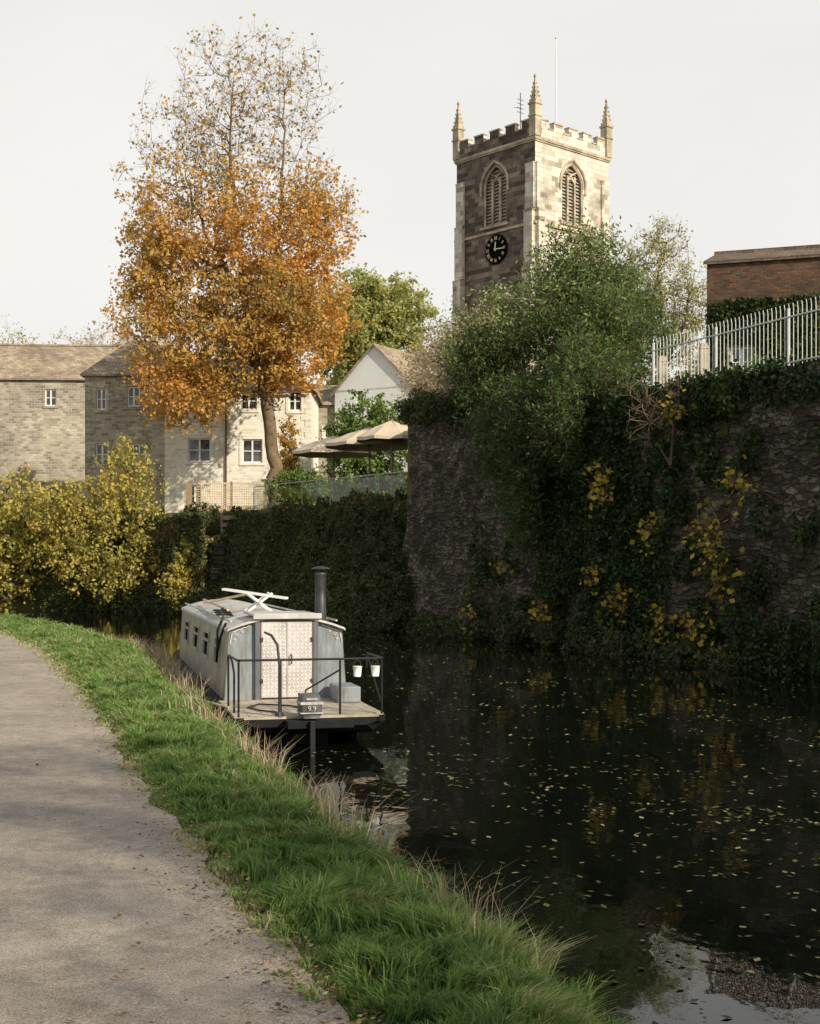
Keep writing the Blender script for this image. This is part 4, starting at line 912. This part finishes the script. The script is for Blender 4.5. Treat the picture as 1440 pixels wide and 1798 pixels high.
mk('locker',MB().box(.62,.95,1.5,2.2,.432,.66),M['b_grey'],BOAT,bevel=.02)
ob=bpy.data.objects.new('outboard_motor',None);COL.objects.link(ob);ob.parent=BOAT;ob.location=(-.05,-.12,.405)
M['cowl']=plain('motor_cowl',(.11,.11,.115),.55,0,.35,5,.3,.05,.5)
M['band']=plain('worn_silver_band',(.5,.49,.46),.5,0,.3,9,.3,.05,.6)
g=MB();prf=[(0,.11,.14),(.05,.14,.17),(.17,.145,.185),(.26,.135,.17),(.3,.115,.145),(.31,.08,.1)]
for (z,a,c2) in prf:
    for j in range(16):
        t=2*math.pi*j/16;cx=math.copysign(abs(math.cos(t))**.35,math.cos(t));cy_=math.copysign(abs(math.sin(t))**.35,math.sin(t));g.v.append((a*cx,c2*cy_,z+.02))
for k in range(len(prf)-1):
    for j in range(16): g.f.append((k*16+j,k*16+(j+1)%16,(k+1)*16+(j+1)%16,(k+1)*16+j))
g.f+=[tuple(range(16)),tuple((len(prf)-1)*16+j for j in range(16))]
mk('cowl',g,M['cowl'],ob,True)
mk('cowl_band',MB().box(-.147,.147,-.191,.16,.085,.1).box(-.147,.147,-.191,.16,.2,.235).box(-.07,.07,-.187,-.17,.26,.285),M['band'],ob,bevel=.004)
mk('shaft',MB().box(-.035,.035,-.25,-.19,-.9,-.0),M['black'],ob,bevel=.01)
v,f=textmesh('9.9',.09,.004);g=MB();g.v=[(x,-.195-z,y+.15) for x,y,z in v];g.f=f
mk('number_decal',g,M['band'],ob)
g=MB().tube([(.0,.15,.18),(.0,.5,.24),(-.02,.75,.25)],.02,8);mk('steering_handle',g,M['black'],ob)
def local(x,y,z): 
    c,s=math.cos(ANG),math.sin(ANG);return (-1.27+c*x-s*y,17.55+s*x+c*y,z)
for nm,pts,r,mt,lab,cat in(
 ('mooring_rope',[local(-.96,1.1,.45),local(-1.25,1.6,.5),local(-1.6,2.,.56)],.014,'canvas','frayed mooring rope tied to the grassy bank','rope'),
 ('hose',[local(-.7+.12*math.cos(t),4.2+.25*math.sin(t)+t*.04,1.58+.004*t) for t in np.linspace(0,20,60)],.016,'black','black hose coiled on the boat roof','hose'),
 ('cable',[local(-.35,.3,.45),local(-.6,.7,.446),local(-.7,1.1,.446),local(-.5,1.5,.446),local(-.1,1.2,.446),local(.1,.6,.446)],.012,'black','black cable lying on the stern deck','cable'),
 ('rope',[local(-.8,3.4,1.6),local(-.9,3.3,1.4),local(-.93,3.1,1.05),local(-.9,2.9,1.3),local(-.84,2.7,1.52)],.02,'black','dark rope looped over the cabin roof edge','rope'),
 ('boat_pole',[local(-.62,4.5,1.66),local(-.5,10.5,1.67)],.022,'woodpale','long wooden boat pole lying along the roof','pole')):
    tag(mk(nm,MB().tube(pts,r,6),M[mt]),lab,cat)
g=MB()
g.bar(local(-.62,5.2,1.98),local(.34,4.6,1.84),.14,.035)
o=tag(mk('plank',g,M['white']),'white painted plank leaning across the roof rack','plank')
g=MB().bar(local(-.75,7.2,1.70),local(-.05,6.4,1.88),.12,.03);tag(mk('plank',g,M['woodpale']),'bare wooden plank lying on the boat roof','plank')
g=MB()
for yy in(4.7,5.1):
    g.bar(local(-.28,yy,1.62),local(.12,yy,1.92),.035,.035);g.bar(local(.12,yy,1.62),local(-.28,yy,1.92),.035,.035)
g.bar(local(-.08,4.6,1.775),local(-.08,5.2,1.775),.035,.035);g.bar(local(.1,4.7,1.9),local(.1,5.1,1.9),.035,.035)
tag(mk('roof_rack',g,M['white']),'white crossed timber rack standing on the boat roof','rack')
for (x,lab) in((.6,'small white bucket hanging from the stern rail'),(.84,'small white bucket hanging near the rail corner')):
    p=local(x,.0,.93);e=empty('bucket',p,lab,'bucket',group='buckets on the stern rail')
    g=MB().lathe((0,0,0),[(.045,0),(.06,.13),(.064,.135),(.058,.13),(.043,.01)],14);mk('body',g,M['white'],e,True)
    mk('handle',MB().tube([(-.058,0,.125),(-.03,0,.2),(0,0,.225),(.03,0,.2),(.058,0,.125)],.005,5),M['steel'],e)
# ---------------------------------------------------------------- light, sky, camera
el=math.radians(27);az=math.radians(134)
S=Vector((math.sin(az)*math.cos(el),math.cos(az)*math.cos(el),math.sin(el)))
L=bpy.data.lights.new('sun','SUN');L.energy=5.;L.angle=math.radians(.6);L.color=(1,.91,.73)
o=bpy.data.objects.new('sun',L);COL.objects.link(o);o.rotation_euler=S.to_track_quat('Z','Y').to_euler();o.location=(40,-30,30)
wd=bpy.data.worlds.new('World');scene.world=wd;wd.use_nodes=True;nt=wd.node_tree;bg=nt.nodes['Background']
sk=N(nt,'ShaderNodeTexSky');sk.sky_type='NISHITA';sk.sun_disc=False;sk.sun_elevation=el;sk.sun_rotation=az;sk.dust_density=3
bg.inputs['Strength'].default_value=.1
tc=N(nt,'ShaderNodeTexCoord');mp=N(nt,'ShaderNodeMapping');mp.inputs['Scale'].default_value=(1,1,2.5);nt.links.new(tc.outputs['Generated'],mp.inputs[0])
cn=noise(nt,mp.outputs[0],1.8,5,.55,.3)
cloud=ramp(nt,cn,[(.3,(.87,.85,.81)),(.7,(.97,.95,.91))])
sx_=N(nt,'ShaderNodeSeparateXYZ');nt.links.new(tc.outputs['Generated'],sx_.inputs[0])
cloud=mixc(nt,1.,cloud,ramp(nt,sx_.outputs[2],[(.38,(1,1,1)),(.62,(.5,.53,.58)),(1,(.36,.41,.5))]),'MULTIPLY')
sc=N(nt,'ShaderNodeVectorMath',operation='SCALE');sc.inputs['Scale'].default_value=10.;nt.links.new(cloud,sc.inputs[0])
c=mixc(nt,.93,sk.outputs[0],sc.outputs[0]);nt.links.new(c,bg.inputs['Color'])
cam=bpy.data.cameras.new('camera');cam.sensor_fit='VERTICAL';cam.sensor_height=36;cam.sensor_width=36;cam.lens=36*2380/1798;cam.shift_y=91/1798;cam.clip_end=6000
o=bpy.data.objects.new('camera',cam);COL.objects.link(o);o.location=(0,0,2.4);o.rotation_euler=(math.pi/2,0,0);scene.camera=o
